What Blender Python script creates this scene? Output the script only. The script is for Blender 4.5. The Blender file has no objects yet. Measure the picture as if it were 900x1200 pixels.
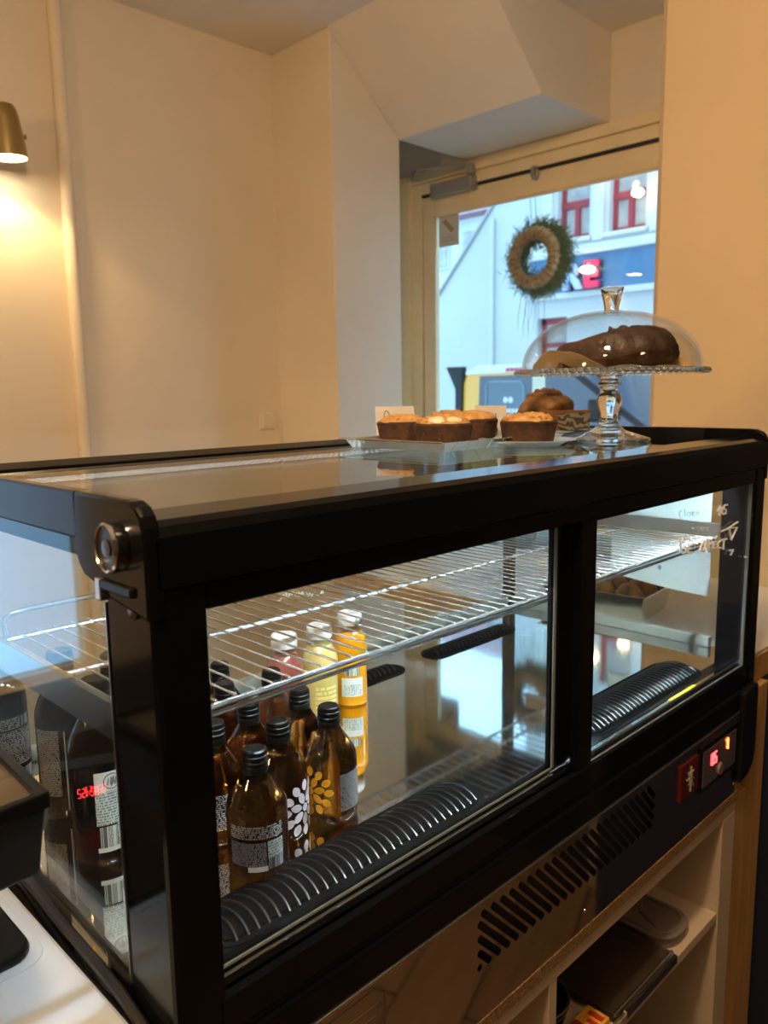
import bpy, bmesh, math, random
from math import sin, cos, pi, radians as R_
from mathutils import Vector, Matrix
random.seed(7)
SC = bpy.context.scene
COL = SC.collection
ZO = 1.43            # height of the display case's upper edge above the room floor

# ------------------------------------------------------------------ materials
def srgb(r, g, b):
    f = lambda c: (c / 255) / 12.92 if c / 255 <= .04045 else (((c / 255) + .055) / 1.055) ** 2.4
    return (f(r), f(g), f(b), 1)

def new_mat(name):
    m = bpy.data.materials.new(name); m.use_nodes = True
    nt = m.node_tree
    for n in list(nt.nodes): nt.nodes.remove(n)
    out = nt.nodes.new('ShaderNodeOutputMaterial')
    return m, nt, out

def node(nt, t, **kw):
    n = nt.nodes.new(t)
    for k, v in kw.items():
        if k in ('operation', 'blend_type', 'data_type', 'wave_type', 'bands_direction', 'feature', 'noise_dimensions', 'wave_profile', 'distribution', 'use_clamp'):
            setattr(n, k, v)
        else: n.inputs[k].default_value = v
    return n

def pbr(name, col, rough=.5, metal=0., var=.06, vscale=8., bump=0., bscale=60., coat=0., spec=.5, col2=None, emit=None, estr=0., sss=0., stretch=None, trans=0., ior=1.5):
    m, nt, out = new_mat(name); L = nt.links
    p = node(nt, 'ShaderNodeBsdfPrincipled', Roughness=rough, Metallic=metal)
    p.inputs['Specular IOR Level'].default_value = spec
    p.inputs['Coat Weight'].default_value = coat
    p.inputs['IOR'].default_value = ior
    p.inputs['Transmission Weight'].default_value = trans
    if sss:
        p.inputs['Subsurface Weight'].default_value = sss; p.inputs['Subsurface Scale'].default_value = .01
    tc = node(nt, 'ShaderNodeTexCoord')
    vec = tc.outputs['Object']
    if stretch:
        mp = node(nt, 'ShaderNodeMapping'); mp.inputs['Scale'].default_value = stretch
        L.new(vec, mp.inputs['Vector']); vec = mp.outputs['Vector']
    if var or col2:
        nz = node(nt, 'ShaderNodeTexNoise', Scale=vscale, Detail=4.)
        L.new(vec, nz.inputs['Vector'])
        rp = node(nt, 'ShaderNodeValToRGB')
        c2 = col2 or tuple(min(1, c * (1 + var)) for c in col[:3]) + (1,)
        c1 = col if col2 else tuple(c * (1 - var) for c in col[:3]) + (1,)
        rp.color_ramp.elements[0].position = .35; rp.color_ramp.elements[0].color = c1
        rp.color_ramp.elements[1].position = .65; rp.color_ramp.elements[1].color = c2
        L.new(nz.outputs['Fac'], rp.inputs['Fac']); L.new(rp.outputs['Color'], p.inputs['Base Color'])
    else:
        p.inputs['Base Color'].default_value = col
    if bump:
        nb = node(nt, 'ShaderNodeTexNoise', Scale=bscale, Detail=3.)
        L.new(vec, nb.inputs['Vector'])
        b = node(nt, 'ShaderNodeBump', Strength=bump, Distance=.004)
        L.new(nb.outputs['Fac'], b.inputs['Height']); L.new(b.outputs['Normal'], p.inputs['Normal'])
    if emit:
        p.inputs['Emission Color'].default_value = emit; p.inputs['Emission Strength'].default_value = estr
    L.new(p.outputs['BSDF'], out.inputs['Surface'])
    return m

def pane_mat(name, tint=(.95, .975, .97, 1), ior=1.5, rough=0., dust=0.):
    """Clear glass sheet: Fresnel reflection over straight transmission."""
    m, nt, out = new_mat(name); L = nt.links
    g = node(nt, 'ShaderNodeNewGeometry')
    mi = node(nt, 'ShaderNodeMix', data_type='FLOAT'); mi.inputs[2].default_value = ior; mi.inputs[3].default_value = 1 / ior
    L.new(g.outputs['Backfacing'], mi.inputs[0])
    fr = node(nt, 'ShaderNodeFresnel'); L.new(mi.outputs[0], fr.inputs['IOR'])
    t = node(nt, 'ShaderNodeBsdfTransparent', Color=tint)
    gl = node(nt, 'ShaderNodeBsdfGlossy', Roughness=rough)
    x = node(nt, 'ShaderNodeMixShader')
    L.new(fr.outputs[0], x.inputs[0]); L.new(t.outputs[0], x.inputs[1]); L.new(gl.outputs[0], x.inputs[2])
    last = x
    if dust:
        d = node(nt, 'ShaderNodeBsdfDiffuse', Color=(.8, .85, .9, 1))
        tc = node(nt, 'ShaderNodeTexCoord'); nz = node(nt, 'ShaderNodeTexNoise', Scale=14., Detail=6.)
        L.new(tc.outputs['Object'], nz.inputs['Vector'])
        mm = node(nt, 'ShaderNodeMath', operation='MULTIPLY'); mm.inputs[1].default_value = dust
        L.new(nz.outputs['Fac'], mm.inputs[0])
        y = node(nt, 'ShaderNodeMixShader'); L.new(mm.outputs[0], y.inputs[0]); L.new(x.outputs[0], y.inputs[1]); L.new(d.outputs[0], y.inputs[2]); last = y
    L.new(last.outputs[0], out.inputs['Surface'])
    return m

def emis(name, col, s):
    m, nt, out = new_mat(name)
    e = node(nt, 'ShaderNodeEmission', Color=col, Strength=s)
    nt.links.new(e.outputs[0], out.inputs['Surface']); return m

def print_mat(name, ink, freq=520., cell=260., thr=.47, bars=False, ground=None, invert=False):
    """Small print: UV in metres, rows of broken strokes; see-through or on paper."""
    m, nt, out = new_mat(name); L = nt.links
    uv = node(nt, 'ShaderNodeUVMap'); sx = node(nt, 'ShaderNodeSeparateXYZ'); L.new(uv.outputs[0], sx.inputs[0])
    def M(op, a, b=None):
        n = node(nt, 'ShaderNodeMath', operation=op)
        for i, q in enumerate((a, b)):
            if q is None: continue
            if isinstance(q, (int, float)): n.inputs[i].default_value = q
            else: L.new(q, n.inputs[i])
        return n.outputs[0]
    if bars:
        c = node(nt, 'ShaderNodeTexWhiteNoise', noise_dimensions='1D')
        L.new(M('FLOOR', M('MULTIPLY', sx.outputs['X'], cell * 6)), c.inputs['W'])
        fac = M('GREATER_THAN', c.outputs['Value'], .5)
    else:
        rowi = M('FLOOR', M('MULTIPLY', sx.outputs['Y'], freq))
        rowf = M('FRACT', M('MULTIPLY', sx.outputs['Y'], freq))
        nz = node(nt, 'ShaderNodeTexNoise', Scale=1., Detail=2., noise_dimensions='2D')
        cb = node(nt, 'ShaderNodeCombineXYZ')
        L.new(M('MULTIPLY', sx.outputs['X'], cell * 4), cb.inputs[0]); L.new(M('MULTIPLY', rowi, 7.3), cb.inputs[1])
        L.new(cb.outputs[0], nz.inputs['Vector'])
        fac = M('MULTIPLY', M('GREATER_THAN', nz.outputs['Fac'], thr), M('LESS_THAN', rowf, .62))
    p = node(nt, 'ShaderNodeBsdfPrincipled', Roughness=.5); p.inputs['Base Color'].default_value = ink
    x = node(nt, 'ShaderNodeMixShader'); L.new(fac, x.inputs[0])
    if ground:
        q = node(nt, 'ShaderNodeBsdfPrincipled', Roughness=.5); q.inputs['Base Color'].default_value = ground
        L.new(q.outputs[0], x.inputs[1])
    else:
        t = node(nt, 'ShaderNodeBsdfTransparent'); L.new(t.outputs[0], x.inputs[1])
    L.new(p.outputs[0], x.inputs[2]); L.new(x.outputs[0], out.inputs['Surface'])
    return m

MT = {}
MT['dark_wall'] = pbr('dark_paint', (.05, .045, .04, 1), .8, var=.05)  # near-black tone puts shade into unseen walls, so they mirror as unlit
MT['wall'] = pbr('warm_plaster', (.80, .70, .56, 1), .85, var=.03, vscale=2., bump=.08, bscale=40)
MT['pier'] = pbr('ochre_plaster', (.64, .49, .30, 1), .85, var=.03, vscale=2., bump=.08, bscale=40)  # darker, yellower wall plaster; dim golden light put into its colour
MT['ceiling'] = pbr('ceiling_plaster', (.84, .79, .72, 1), .9, var=.03, vscale=2.)
MT['soffit'] = pbr('soffit_plaster', (.84, .77, .68, 1), .85, var=.03, vscale=2., bump=.05)
MT['frame_paint'] = pbr('cream_wood_paint', (.88, .71, .44, 1), .45, var=.04, bump=.05)
MT['black'] = pbr('glossy_black_enamel', (.004, .004, .005, 1), .10, var=0, spec=.20)
MT['black_soft'] = pbr('satin_black_plastic', (.007, .007, .008, 1), .3, var=0, spec=.22)
MT['black_matt'] = pbr('matt_black_plastic', (.014, .014, .015, 1), .6, var=0)
MT['rubber'] = pbr('black_rubber', (.012, .012, .016, 1), .4, var=0)
MT['case_grey'] = pbr('dark_grey_housing', (.03, .032, .035, 1), .4, var=.05)
MT['steel'] = pbr('mirror_steel', (.56, .54, .51, 1), .045, 1., var=.03, vscale=3., bump=.01, bscale=5)
MT['floor_steel'] = pbr('brushed_floor_steel', (.74, .72, .70, 1), .05, 1., var=.04, vscale=4., bump=.010, bscale=18)
MT['chrome'] = pbr('bright_chrome_wire', (.80, .80, .80, 1), .14, 1., var=0)
MT['zinc'] = pbr('zinc_plated_wire', (.68, .70, .71, 1), .24, .88, var=0)
MT['alu'] = pbr('brushed_aluminium', (.66, .67, .66, 1), .3, 1., var=.04)
MT['pale_strip'] = pbr('pale_grey_gasket', (.26, .29, .27, 1), .35, var=.04)
MT['bronze'] = pbr('dark_bronze_anodised', (.07, .06, .05, 1), .25, .3, var=0)
MT['pane'] = pane_mat('clear_pane_glass')
MT['pane_dust'] = pane_mat('clear_end_glass', dust=.006)
MT['pane_top'] = pane_mat('clear_top_glass', tint=(.80, .84, .83, 1))
MT['smoke'] = pane_mat('smoked_band_glass', tint=(.10, .11, .12, 1))
MT['tint_pane'] = pane_mat('tinted_shop_glass', tint=(.80, .80, .80, 1))
MT['door_pane'] = pane_mat('door_glass', tint=(.97, .98, .98, 1))
MT['dome'] = pane_mat('dome_glass', tint=(.97, .975, .97, 1), ior=1.45)
MT['crystal'] = pbr('pressed_crystal', (.96, .98, .98, 1), .0, trans=1., ior=1.45, var=0)
MT['amber'] = pbr('amber_bottle', (.27, .115, .026, 1), .015, trans=1., ior=1.48, var=0)
MT['dark_glass'] = pbr('dark_brown_bottle', (.05, .025, .010, 1), .03, trans=1., ior=1.45, var=0)
MT['cap_black'] = pbr('black_screw_cap', (.004, .004, .004, 1), .3, var=0, spec=.28)
MT['cap_white'] = pbr('white_screw_cap', (.78, .80, .80, 1), .35, var=0)
MT['juice_orange'] = pbr('orange_juice', (.70, .30, .006, 1), .12, var=.08, vscale=20, coat=.6, sss=.2)
MT['juice_pale'] = pbr('pale_lemonade', (.62, .50, .17, 1), .12, var=.05, vscale=20, coat=.6, sss=.2)
MT['juice_pink'] = pbr('pink_juice', (.24, .06, .045, 1), .12, var=.1, vscale=20, coat=.6, sss=.1)
MT['label_white'] = pbr('white_label_paper', (.72, .76, .75, 1), .5, var=.02)
MT['petal_white'] = pbr('white_flower_print', (.74, .66, .70, 1), .4, var=0)
MT['petal_orange'] = pbr('orange_flower_print', (.80, .33, .012, 1), .4, var=0)
MT['print_white'] = print_mat('white_small_print', (.40, .41, .43, 1), freq=430, cell=170, thr=.47)
MT['print_grey'] = print_mat('dense_grey_print', (.30, .30, .32, 1), freq=560, cell=220, thr=.42)
MT['print_paper'] = print_mat('ingredients_on_paper', (.18, .22, .22, 1), freq=330, cell=200, ground=(.62, .70, .66, 1))
MT['barcode'] = print_mat('barcode_on_paper', (.08, .09, .09, 1), cell=260, bars=True, ground=(.62, .70, .66, 1))
MT['barcode_clear'] = print_mat('barcode_grey', (.06, .06, .06, 1), cell=260, bars=True, ground=(.42, .43, .45, 1))
MT['cake_brown'] = pbr('muffin_crumb', (.032, .012, .005, 1), .75, col2=(.075, .028, .010, 1), vscale=60, bump=.9, bscale=130)
MT['streusel'] = pbr('golden_streusel', (.50, .24, .055, 1), .6, col2=(.70, .44, .18, 1), vscale=45, bump=.8, bscale=150)
MT['cream'] = pbr('cream_icing', (.85, .74, .52, 1), .35, var=.05, sss=.2)
MT['choc'] = pbr('chocolate_cake', (.025, .010, .007, 1), .5, col2=(.06, .024, .014, 1), vscale=50, bump=.8, bscale=110)
MT['choc_cut'] = pbr('chocolate_cake_cut_face', (.045, .018, .010, 1), .8, col2=(.08, .032, .016, 1), vscale=80, bump=1., bscale=160)
MT['parchment'] = pbr('brown_parchment', (.52, .34, .14, 1), .6, var=.12, vscale=12)
MT['bun'] = pbr('baked_bun_crust', (.36, .17, .05, 1), .5, col2=(.06, .03, .02, 1), vscale=26, bump=.8, bscale=50)
MT['crust'] = pbr('orange_crust', (.55, .24, .06, 1), .55, col2=(.34, .14, .04, 1), vscale=40, bump=.5)
MT['tin'] = pbr('silver_tray_metal', (.74, .78, .78, 1), .3, .65, var=.04, vscale=10)
MT['tin_gold'] = pbr('steel_loaf_tin', (.74, .70, .60, 1), .2, .96, var=.06, vscale=14)
MT['card'] = pbr('white_card', (.62, .60, .57, 1), .6, var=.02)
MT['card_ink'] = pbr('card_ink', (.05, .05, .05, 1), .6, var=0)
MT['paper'] = pbr('white_sheet', (.72, .80, .84, 1), .6, var=.03, vscale=3)
MT['ink_grey'] = pbr('grey_pen', (.22, .28, .30, 1), .6, var=0)
MT['marker'] = pbr('white_chalk_marker', (.86, .90, .92, 1), .6, var=0)
MT['worktop_white'] = pbr('white_worktop', (.66, .66, .64, 1), .3, var=.03, vscale=6)
MT['wood_gold'] = pbr('golden_pine', (.52, .30, .10, 1), .45, var=.16, vscale=9, stretch=(6, 6, .5))
MT['chip'] = pbr('raw_chipboard', (.34, .20, .085, 1), .85, col2=(.16, .085, .03, 1), vscale=260, bump=.5, bscale=300)
MT['laminate'] = pbr('pale_beech_laminate', (.62, .50, .38, 1), .45, var=.04, vscale=6)
MT['laminate_in'] = pbr('pale_cabinet_inside', (.60, .47, .33, 1), .5, var=.04, vscale=6)
MT['white_plastic'] = pbr('white_plastic_shell', (.46, .54, .64, 1), .32, var=.02)  # cool daylight tint and dimming put into the white plastic's colour
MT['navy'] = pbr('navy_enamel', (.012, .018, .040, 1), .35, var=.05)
MT['bluegrey'] = pbr('blue_grey_plastic', (.018, .028, .045, 1), .3, var=.05)
MT['red_glow'] = emis('red_led_digits', (1, .03, .03, 1), 7.)
MT['orange_glow'] = emis('orange_red_led', (1, .09, .02, 1), 7.)
MT['switch_red'] = pbr('red_rocker_plastic', (.11, .007, .006, 1), .25, var=0, coat=.4)
MT['silver_mark'] = pbr('silver_print', (.42, .38, .34, 1), .4, var=0)
MT['sticker_yellow'] = pbr('yellow_sticker', (.78, .62, .05, 1), .5, var=.05)
MT['label_grey'] = pbr('pale_rating_label', (.50, .56, .56, 1), .5, var=.05, vscale=40)
MT['brass'] = pbr('brushed_brass', (.50, .36, .15, 1), .28, 1., var=.04)
MT['lamp_inner'] = emis('lamp_glow', (1, .83, .55, 1), 22.)
MT['bulb'] = emis('warm_bulb', (1, .72, .38, 1), 10.)
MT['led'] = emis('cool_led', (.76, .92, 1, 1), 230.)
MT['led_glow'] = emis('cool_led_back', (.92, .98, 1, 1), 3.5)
MT['rib'] = pbr('dark_grille_rib', (.14, .14, .14, 1), .3, 1., var=0)
MT['grille'] = pbr('dull_black_grille', (.004, .004, .004, 1), .5, var=0, spec=.06)
MT['gasket'] = pbr('grey_gasket', (.20, .24, .26, 1), .35, var=0)
MT['straw'] = pbr('bound_straw', (.42, .25, .09, 1), .8, var=.3, vscale=50, bump=.8, bscale=120)
MT['needles'] = pbr('green_fir', (.055, .125, .03, 1), .7, col2=(.15, .19, .06, 1), vscale=12)
MT['grey_paint'] = pbr('grey_metal_paint', (.34, .33, .32, 1), .4, .3, var=.03)
MT['plug_white'] = pbr('cream_switch_plastic', (.80, .72, .58, 1), .4, var=0)
MT['plastic_grey'] = pbr('grey_plastic_tub', (.20, .16, .14, 1), .4, var=.1)
MT['green_bag'] = pbr('dark_green_bag', (.035, .055, .025, 1), .5, var=.2, vscale=20)
MT['red_pack'] = pbr('red_packet', (.50, .03, .03, 1), .45, var=.1)
MT['yellow_pack'] = pbr('yellow_packet', (.80, .42, .03, 1), .45, var=.05)
MT['ridge_glass'] = pbr('scratched_glass', (.8, .8, .8, 1), .2, var=0)
# outdoors
MT['facade'] = pbr('white_render', (.62, .64, .65, 1), .9, var=.03, vscale=1.)
MT['facade2'] = pbr('pale_render', (.66, .68, .66, 1), .9, var=.03, vscale=1.)
MT['red_frame'] = pbr('dark_red_window_paint', (.36, .03, .05, 1), .5, var=.05)
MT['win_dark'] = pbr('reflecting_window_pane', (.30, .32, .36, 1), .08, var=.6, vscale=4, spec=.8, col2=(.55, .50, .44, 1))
MT['band_blue'] = pbr('blue_fascia', (.075, .20, .36, 1), .6, var=.05)
MT['sign_red'] = pbr('magenta_letter', (.60, .02, .10, 1), .4, var=0)
MT['sign_blue'] = pbr('pale_blue_letter', (.42, .58, .88, 1), .4, var=0)
MT['sign_back'] = pbr('dark_sign_back', (.06, .06, .08, 1), .5, var=0)
MT['roof_red'] = pbr('red_roof_tiles', (.40, .22, .24, 1), .8, var=.1, vscale=3)
MT['asphalt'] = pbr('street_asphalt', (.34, .34, .35, 1), .9, var=.15, vscale=20)
MT['van_yellow'] = pbr('yellow_car_paint', (.95, .42, .012, 1), .25, var=0, coat=.5)
MT['van_white'] = pbr('white_car_paint', (.75, .74, .70, 1), .25, var=0, coat=.5)
MT['van_glass'] = pbr('dark_car_glass', (.05, .06, .08, 1), .12, var=0, spec=.7)
MT['van_sticker'] = pbr('grey_blue_window_sticker', (.12, .17, .21, 1), .5, var=0)
MT['white_letter'] = pbr('white_lettering', (.75, .75, .75, 1), .5, var=0)
MT['twig'] = pbr('grey_bare_twigs', (.16, .13, .12, 1), .8, var=.1)

def plank_mat():
    m, nt, out = new_mat('oak_plank_floor'); L = nt.links
    tc = node(nt, 'ShaderNodeTexCoord'); mp = node(nt, 'ShaderNodeMapping')
    mp.inputs['Rotation'].default_value = (0, 0, R_(20)); L.new(tc.outputs['Object'], mp.inputs['Vector'])
    b = node(nt, 'ShaderNodeTexBrick', Scale=1.)
    b.inputs['Color1'].default_value = (.20, .125, .07, 1); b.inputs['Color2'].default_value = (.27, .175, .105, 1); b.inputs['Mortar'].default_value = (.03, .02, .012, 1)
    b.inputs['Mortar Size'].default_value = .004; b.inputs['Brick Width'].default_value = 1.2; b.inputs['Row Height'].default_value = .18
    L.new(mp.outputs[0], b.inputs['Vector'])
    n = node(nt, 'ShaderNodeTexNoise', Scale=6., Detail=6.); mp2 = node(nt, 'ShaderNodeMapping'); mp2.inputs['Scale'].default_value = (1, 9, 1)
    L.new(mp.outputs[0], mp2.inputs['Vector']); L.new(mp2.outputs[0], n.inputs['Vector'])
    mx = node(nt, 'ShaderNodeMix', data_type='RGBA', blend_type='MULTIPLY'); mx.inputs[0].default_value = .6
    L.new(b.outputs['Color'], mx.inputs[6]); L.new(n.outputs['Fac'], mx.inputs[7])
    p = node(nt, 'ShaderNodeBsdfPrincipled', Roughness=.4); L.new(mx.outputs[2], p.inputs['Base Color']); L.new(p.outputs[0], out.inputs['Surface'])
    return m
MT['planks'] = plank_mat()

def swirl_mat():
    m, nt, out = new_mat('layered_poppy_filling'); L = nt.links
    tc = node(nt, 'ShaderNodeTexCoord')
    w = node(nt, 'ShaderNodeTexWave', Scale=30., Distortion=14., Detail=2.); w.inputs['Detail Scale'].default_value = 1.2; w.bands_direction = 'Z'
    L.new(tc.outputs['Object'], w.inputs['Vector'])
    r = node(nt, 'ShaderNodeValToRGB'); r.color_ramp.elements[0].position = .3; r.color_ramp.elements[0].color = (.14, .10, .07, 1)
    r.color_ramp.elements[1].position = .55; r.color_ramp.elements[1].color = (.62, .50, .34, 1)
    L.new(w.outputs['Fac'], r.inputs['Fac'])
    p = node(nt, 'ShaderNodeBsdfPrincipled', Roughness=.7); L.new(r.outputs['Color'], p.inputs['Base Color']); L.new(p.outputs[0], out.inputs['Surface'])
    return m
MT['swirl'] = swirl_mat()

# ------------------------------------------------------------------ mesh builder
class MB:
    def __init__(s): s.v = []; s.f = []; s.m = []; s.uv = {}; s.sm = []
    def add(s, vs, fs, mi=0, smooth=False, uvs=None):
        o = len(s.v); s.v += [tuple(p) for p in vs]
        for k, f in enumerate(fs):
            s.f.append(tuple(i + o for i in f)); s.m.append(mi); s.sm.append(smooth)
        if uvs:
            for i, u in enumerate(uvs): s.uv[o + i] = u
        return s
    def box(s, x0, x1, y0, y1, z0, z1, mi=0):
        return s.add([(x0, y0, z0), (x1, y0, z0), (x1, y1, z0), (x0, y1, z0), (x0, y0, z1), (x1, y0, z1), (x1, y1, z1), (x0, y1, z1)],
                     [(0, 3, 2, 1), (4, 5, 6, 7), (0, 1, 5, 4), (1, 2, 6, 5), (2, 3, 7, 6), (3, 0, 4, 7)], mi)
    def prism(s, poly, ax, a0, a1, mi=0, smooth=False):
        """poly: 2D outline in the two other axes (in x,y,z order), extruded along axis ax."""
        n = len(poly)
        def P(p, a):
            q = list(p); q.insert(ax, a); return q
        vs = [P(p, a0) for p in poly] + [P(p, a1) for p in poly]
        s.add(vs, [tuple(range(n)), tuple(range(2 * n - 1, n - 1, -1))], mi)
        o = len(s.v) - 2 * n
        for i in range(n):
            j = (i + 1) % n
            s.f.append((o + i, o + j, o + n + j, o + n + i)); s.m.append(mi); s.sm.append(smooth)
        return s
    def tube(s, pts, r, n=8, closed=False, mi=0, caps=True):
        pts = [Vector(p) for p in pts]; N = len(pts); rings = []
        up = Vector((0, 0, 1)); prev = None
        rr = r if isinstance(r, (list, tuple)) else [r] * N
        for i, p in enumerate(pts):
            a = pts[(i - 1) % N] if (closed or i > 0) else p
            b = pts[(i + 1) % N] if (closed or i < N - 1) else p
            t = (b - a).normalized()
            if prev is None:
                ref = up if abs(t.z) < .95 else Vector((1, 0, 0)); u = t.cross(ref).normalized()
            else:
                u = (prev - t * prev.dot(t)); u = u.normalized() if u.length > 1e-6 else t.orthogonal().normalized()
            prev = u; w = t.cross(u)
            rings.append([p + u * (rr[i] * cos(2 * pi * k / n)) + w * (rr[i] * sin(2 * pi * k / n)) for k in range(n)])
        vs = [q for g in rings for q in g]; fs = []
        for i in range(N if closed else N - 1):
            j = (i + 1) % N
            for k in range(n):
                l = (k + 1) % n; fs.append((i * n + k, i * n + l, j * n + l, j * n + k))
        s.add(vs, fs, mi, True)
        if caps and not closed:
            o = len(s.v) - len(vs)
            s.f += [tuple(o + k for k in range(n))[::-1], tuple(o + (N - 1) * n + k for k in range(n))]; s.m += [mi, mi]; s.sm += [False, False]
        return s
    def lathe(s, prof, n=32, c=(0, 0, 0), mi=0, close=False, wob=None):
        """prof: [(r,z)...]; revolve about the vertical through c. r==0 ends make poles."""
        vs = []; idx = []
        for r, z in prof:
            if r < 1e-6: idx.append([len(vs)]); vs.append((c[0], c[1], c[2] + z))
            else:
                row = []
                for k in range(n):
                    a = 2 * pi * k / n; q = r * (wob(a, r, z) if wob else 1)
                    row.append(len(vs)); vs.append((c[0] + q * cos(a), c[1] + q * sin(a), c[2] + z))
                idx.append(row)
        fs = []
        M = len(idx)
        for i in range(M if close else M - 1):
            A, B = idx[i], idx[(i + 1) % M]
            for k in range(n):
                l = (k + 1) % n
                if len(A) == 1 and len(B) == 1: continue
                if len(A) == 1: fs.append((A[0], B[l], B[k]))
                elif len(B) == 1: fs.append((A[k], A[l], B[0]))
                else: fs.append((A[k], A[l], B[l], B[k]))
        return s.add(vs, fs, mi, True)
    def ball(s, c, r, nu=16, nv=10, fn=None, mi=0):
        vs = []; fs = []
        r = r if isinstance(r, (tuple, list)) else (r, r, r)
        for j in range(nv + 1):
            th = pi * j / nv
            for i in range(nu):
                ph = 2 * pi * i / nu
                d = (sin(th) * cos(ph), sin(th) * sin(ph), cos(th)); k = fn(*d) if fn else 1
                vs.append(tuple(c[q] + r[q] * d[q] * k for q in range(3)))
        for j in range(nv):
            for i in range(nu):
                l = (i + 1) % nu; fs.append((j * nu + i, (j + 1) * nu + i, (j + 1) * nu + l, j * nu + l))
        return s.add(vs, fs, mi, True)
    def cylpatch(s, r, a0, a1, z0, z1, n=10, t=.0004, mi=0):
        """thin label wrapped on a cylinder about the local z axis, uv in metres"""
        vs = []; fs = []; uv = []
        for rr in (r, r + t):
            for k in range(n + 1):
                a = a0 + (a1 - a0) * k / n
                for z in (z0, z1): vs.append((rr * cos(a), rr * sin(a), z)); uv.append((r * (a - a0), z - z0))
        h = 2 * (n + 1)
        for k in range(n):
            q = 2 * k; fs += [(h + q, h + q + 2, h + q + 3, h + q + 1), (q, q + 1, q + 3, q + 2), (q, q + 2, h + q + 2, h + q), (q + 1, h + q + 1, h + q + 3, q + 3)]
        fs += [(0, h, h + 1, 1), (h - 2, h - 1, 2 * h - 1, 2 * h - 2)]
        return s.add(vs, fs, mi, True, uv)
    def build(s, name, mat, parent=None, org=(0, 0, 0), bevel=0., seg=2, sharp=35, z=True, loc=None, recalc=True):
        me = bpy.data.meshes.new(name)
        me.from_pydata([(p[0] - org[0], p[1] - org[1], p[2] - org[2]) for p in s.v], [], s.f)
        for m in (mat if isinstance(mat, (list, tuple)) else [mat]): me.materials.append(m)
        for p, i, q in zip(me.polygons, s.m, s.sm): p.material_index = i; p.use_smooth = q
        if s.uv:
            ul = me.uv_layers.new(name='UVMap')
            for lp in me.loops: ul.data[lp.index].uv = s.uv.get(lp.vertex_index, (0, 0))
        if recalc:
            b = bmesh.new(); b.from_mesh(me); bmesh.ops.recalc_face_normals(b, faces=b.faces); b.to_mesh(me); b.free()
        if any(s.sm): me.set_sharp_from_angle(angle=R_(sharp))
        o = bpy.data.objects.new(name, me); COL.objects.link(o)
        if parent is not None: o.parent = parent
        elif loc is not None: o.location = (loc[0], loc[1], loc[2] + ZO)
        else: o.location = (org[0], org[1], org[2] + ZO)
        if bevel:
            md = o.modifiers.new('edge', 'BEVEL'); md.width = bevel; md.segments = seg; md.limit_method = 'ANGLE'; md.angle_limit = R_(40)
            me.shade_smooth() if False else None
        return o

def tag(o, label=None, cat=None, group=None, kind=None):
    if label: o['label'] = label
    if cat: o['category'] = cat
    if group: o['group'] = group
    if kind: o['kind'] = kind
    return o

def empty(name, loc, label, cat, group=None, rz=0):
    o = bpy.data.objects.new(name, None); COL.objects.link(o)
    o.empty_display_size = .05
    o.location = (loc[0], loc[1], loc[2] + ZO); o.rotation_euler = (0, 0, rz)
    return tag(o, label, cat, group)

def struct(name, mb, mat, bevel=0., org=(0, 0, 0)):
    return tag(mb.build(name, mat, org=org, bevel=bevel), kind='structure')

def strokes(mb, polys, to3, r, flat=None):
    for q in polys: mb.tube([to3(*p) for p in q], r, 5)
    return mb

def text_mesh(body, size, extrude, offset=0.):
    cu = bpy.data.curves.new('lettering', 'FONT'); cu.body = body; cu.size = size; cu.extrude = extrude; cu.offset = offset; cu.resolution_u = 3
    o = bpy.data.objects.new('lettering', cu); COL.objects.link(o)
    dg = bpy.context.evaluated_depsgraph_get(); me = bpy.data.meshes.new_from_object(o.evaluated_get(dg))
    bpy.data.objects.remove(o); bpy.data.curves.remove(cu)
    return me

H = dict
# ------------------------------------------------------------------ the room
FZ = -ZO; CZ = 1.545
struct('floor', MB().box(-2.9, 3.3, -2.0, 2.75, FZ - .1, FZ), MT['planks'])
struct('ceiling', MB().box(-2.9, 3.3, -2.0, 2.75, CZ, CZ + .12), MT['ceiling'])
# wall on the customers' side, with a shop window left of the picture
wl = MB()
wl.box(-2.9, -1.08, 2.5, 2.62, FZ, CZ); wl.box(-.42, 2.10, 2.5, 2.62, FZ, CZ)
wl.box(-1.08, -.42, 2.5, 2.62, FZ, -1.02); wl.box(-1.08, -.42, 2.5, 2.62, .75, CZ)
struct('wall_left', wl, MT['wall'])
struct('wall_alcove', MB().box(2.10, 3.1, 2.62, 2.75, FZ, CZ), MT['wall'])
struct('wall_pier', MB().box(2.059, 2.466, 2.102, 2.62, FZ, CZ), MT['wall'], bevel=.006)
struct('wall_back', MB().box(-2.9, 3.3, -2.0, -1.9, FZ, CZ), MT['dark_wall'])
struct('wall_west', MB().box(-2.9, -2.8, -1.9, 2.5, FZ, CZ), MT['dark_wall'])
ww = MB()
ww.box(2.96, 3.10, .535, 2.62, 1.13, CZ); ww.box(2.96, 3.10, 2.49, 2.62, FZ, 1.13); ww.box(2.96, 3.10, .535, .75, FZ, 1.13)
struct('wall_window', ww, MT['wall'])
rp = MB(); c = .022
rp.prism([(1.8, .06), (3.10, .06), (3.10, .538), (1.8 + c, .538), (1.8, .538 - c)], 2, FZ, CZ)
struct('wall_service', MB().box(1.8, 3.10, -1.9, .06, FZ, CZ), MT['dark_wall'])
struct('wall_right', rp, MT['pier'])
# sloped soffit above the door
sf = MB(); sl = (CZ - 1.185) / .87
sf.prism([(2.458, 1.185), (2.96, 1.185), (2.96, CZ), (2.458 - sl, CZ)], 1, 1.338, 2.102)
struct('ceiling_soffit', sf, MT['soffit'], bevel=.004)

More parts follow.
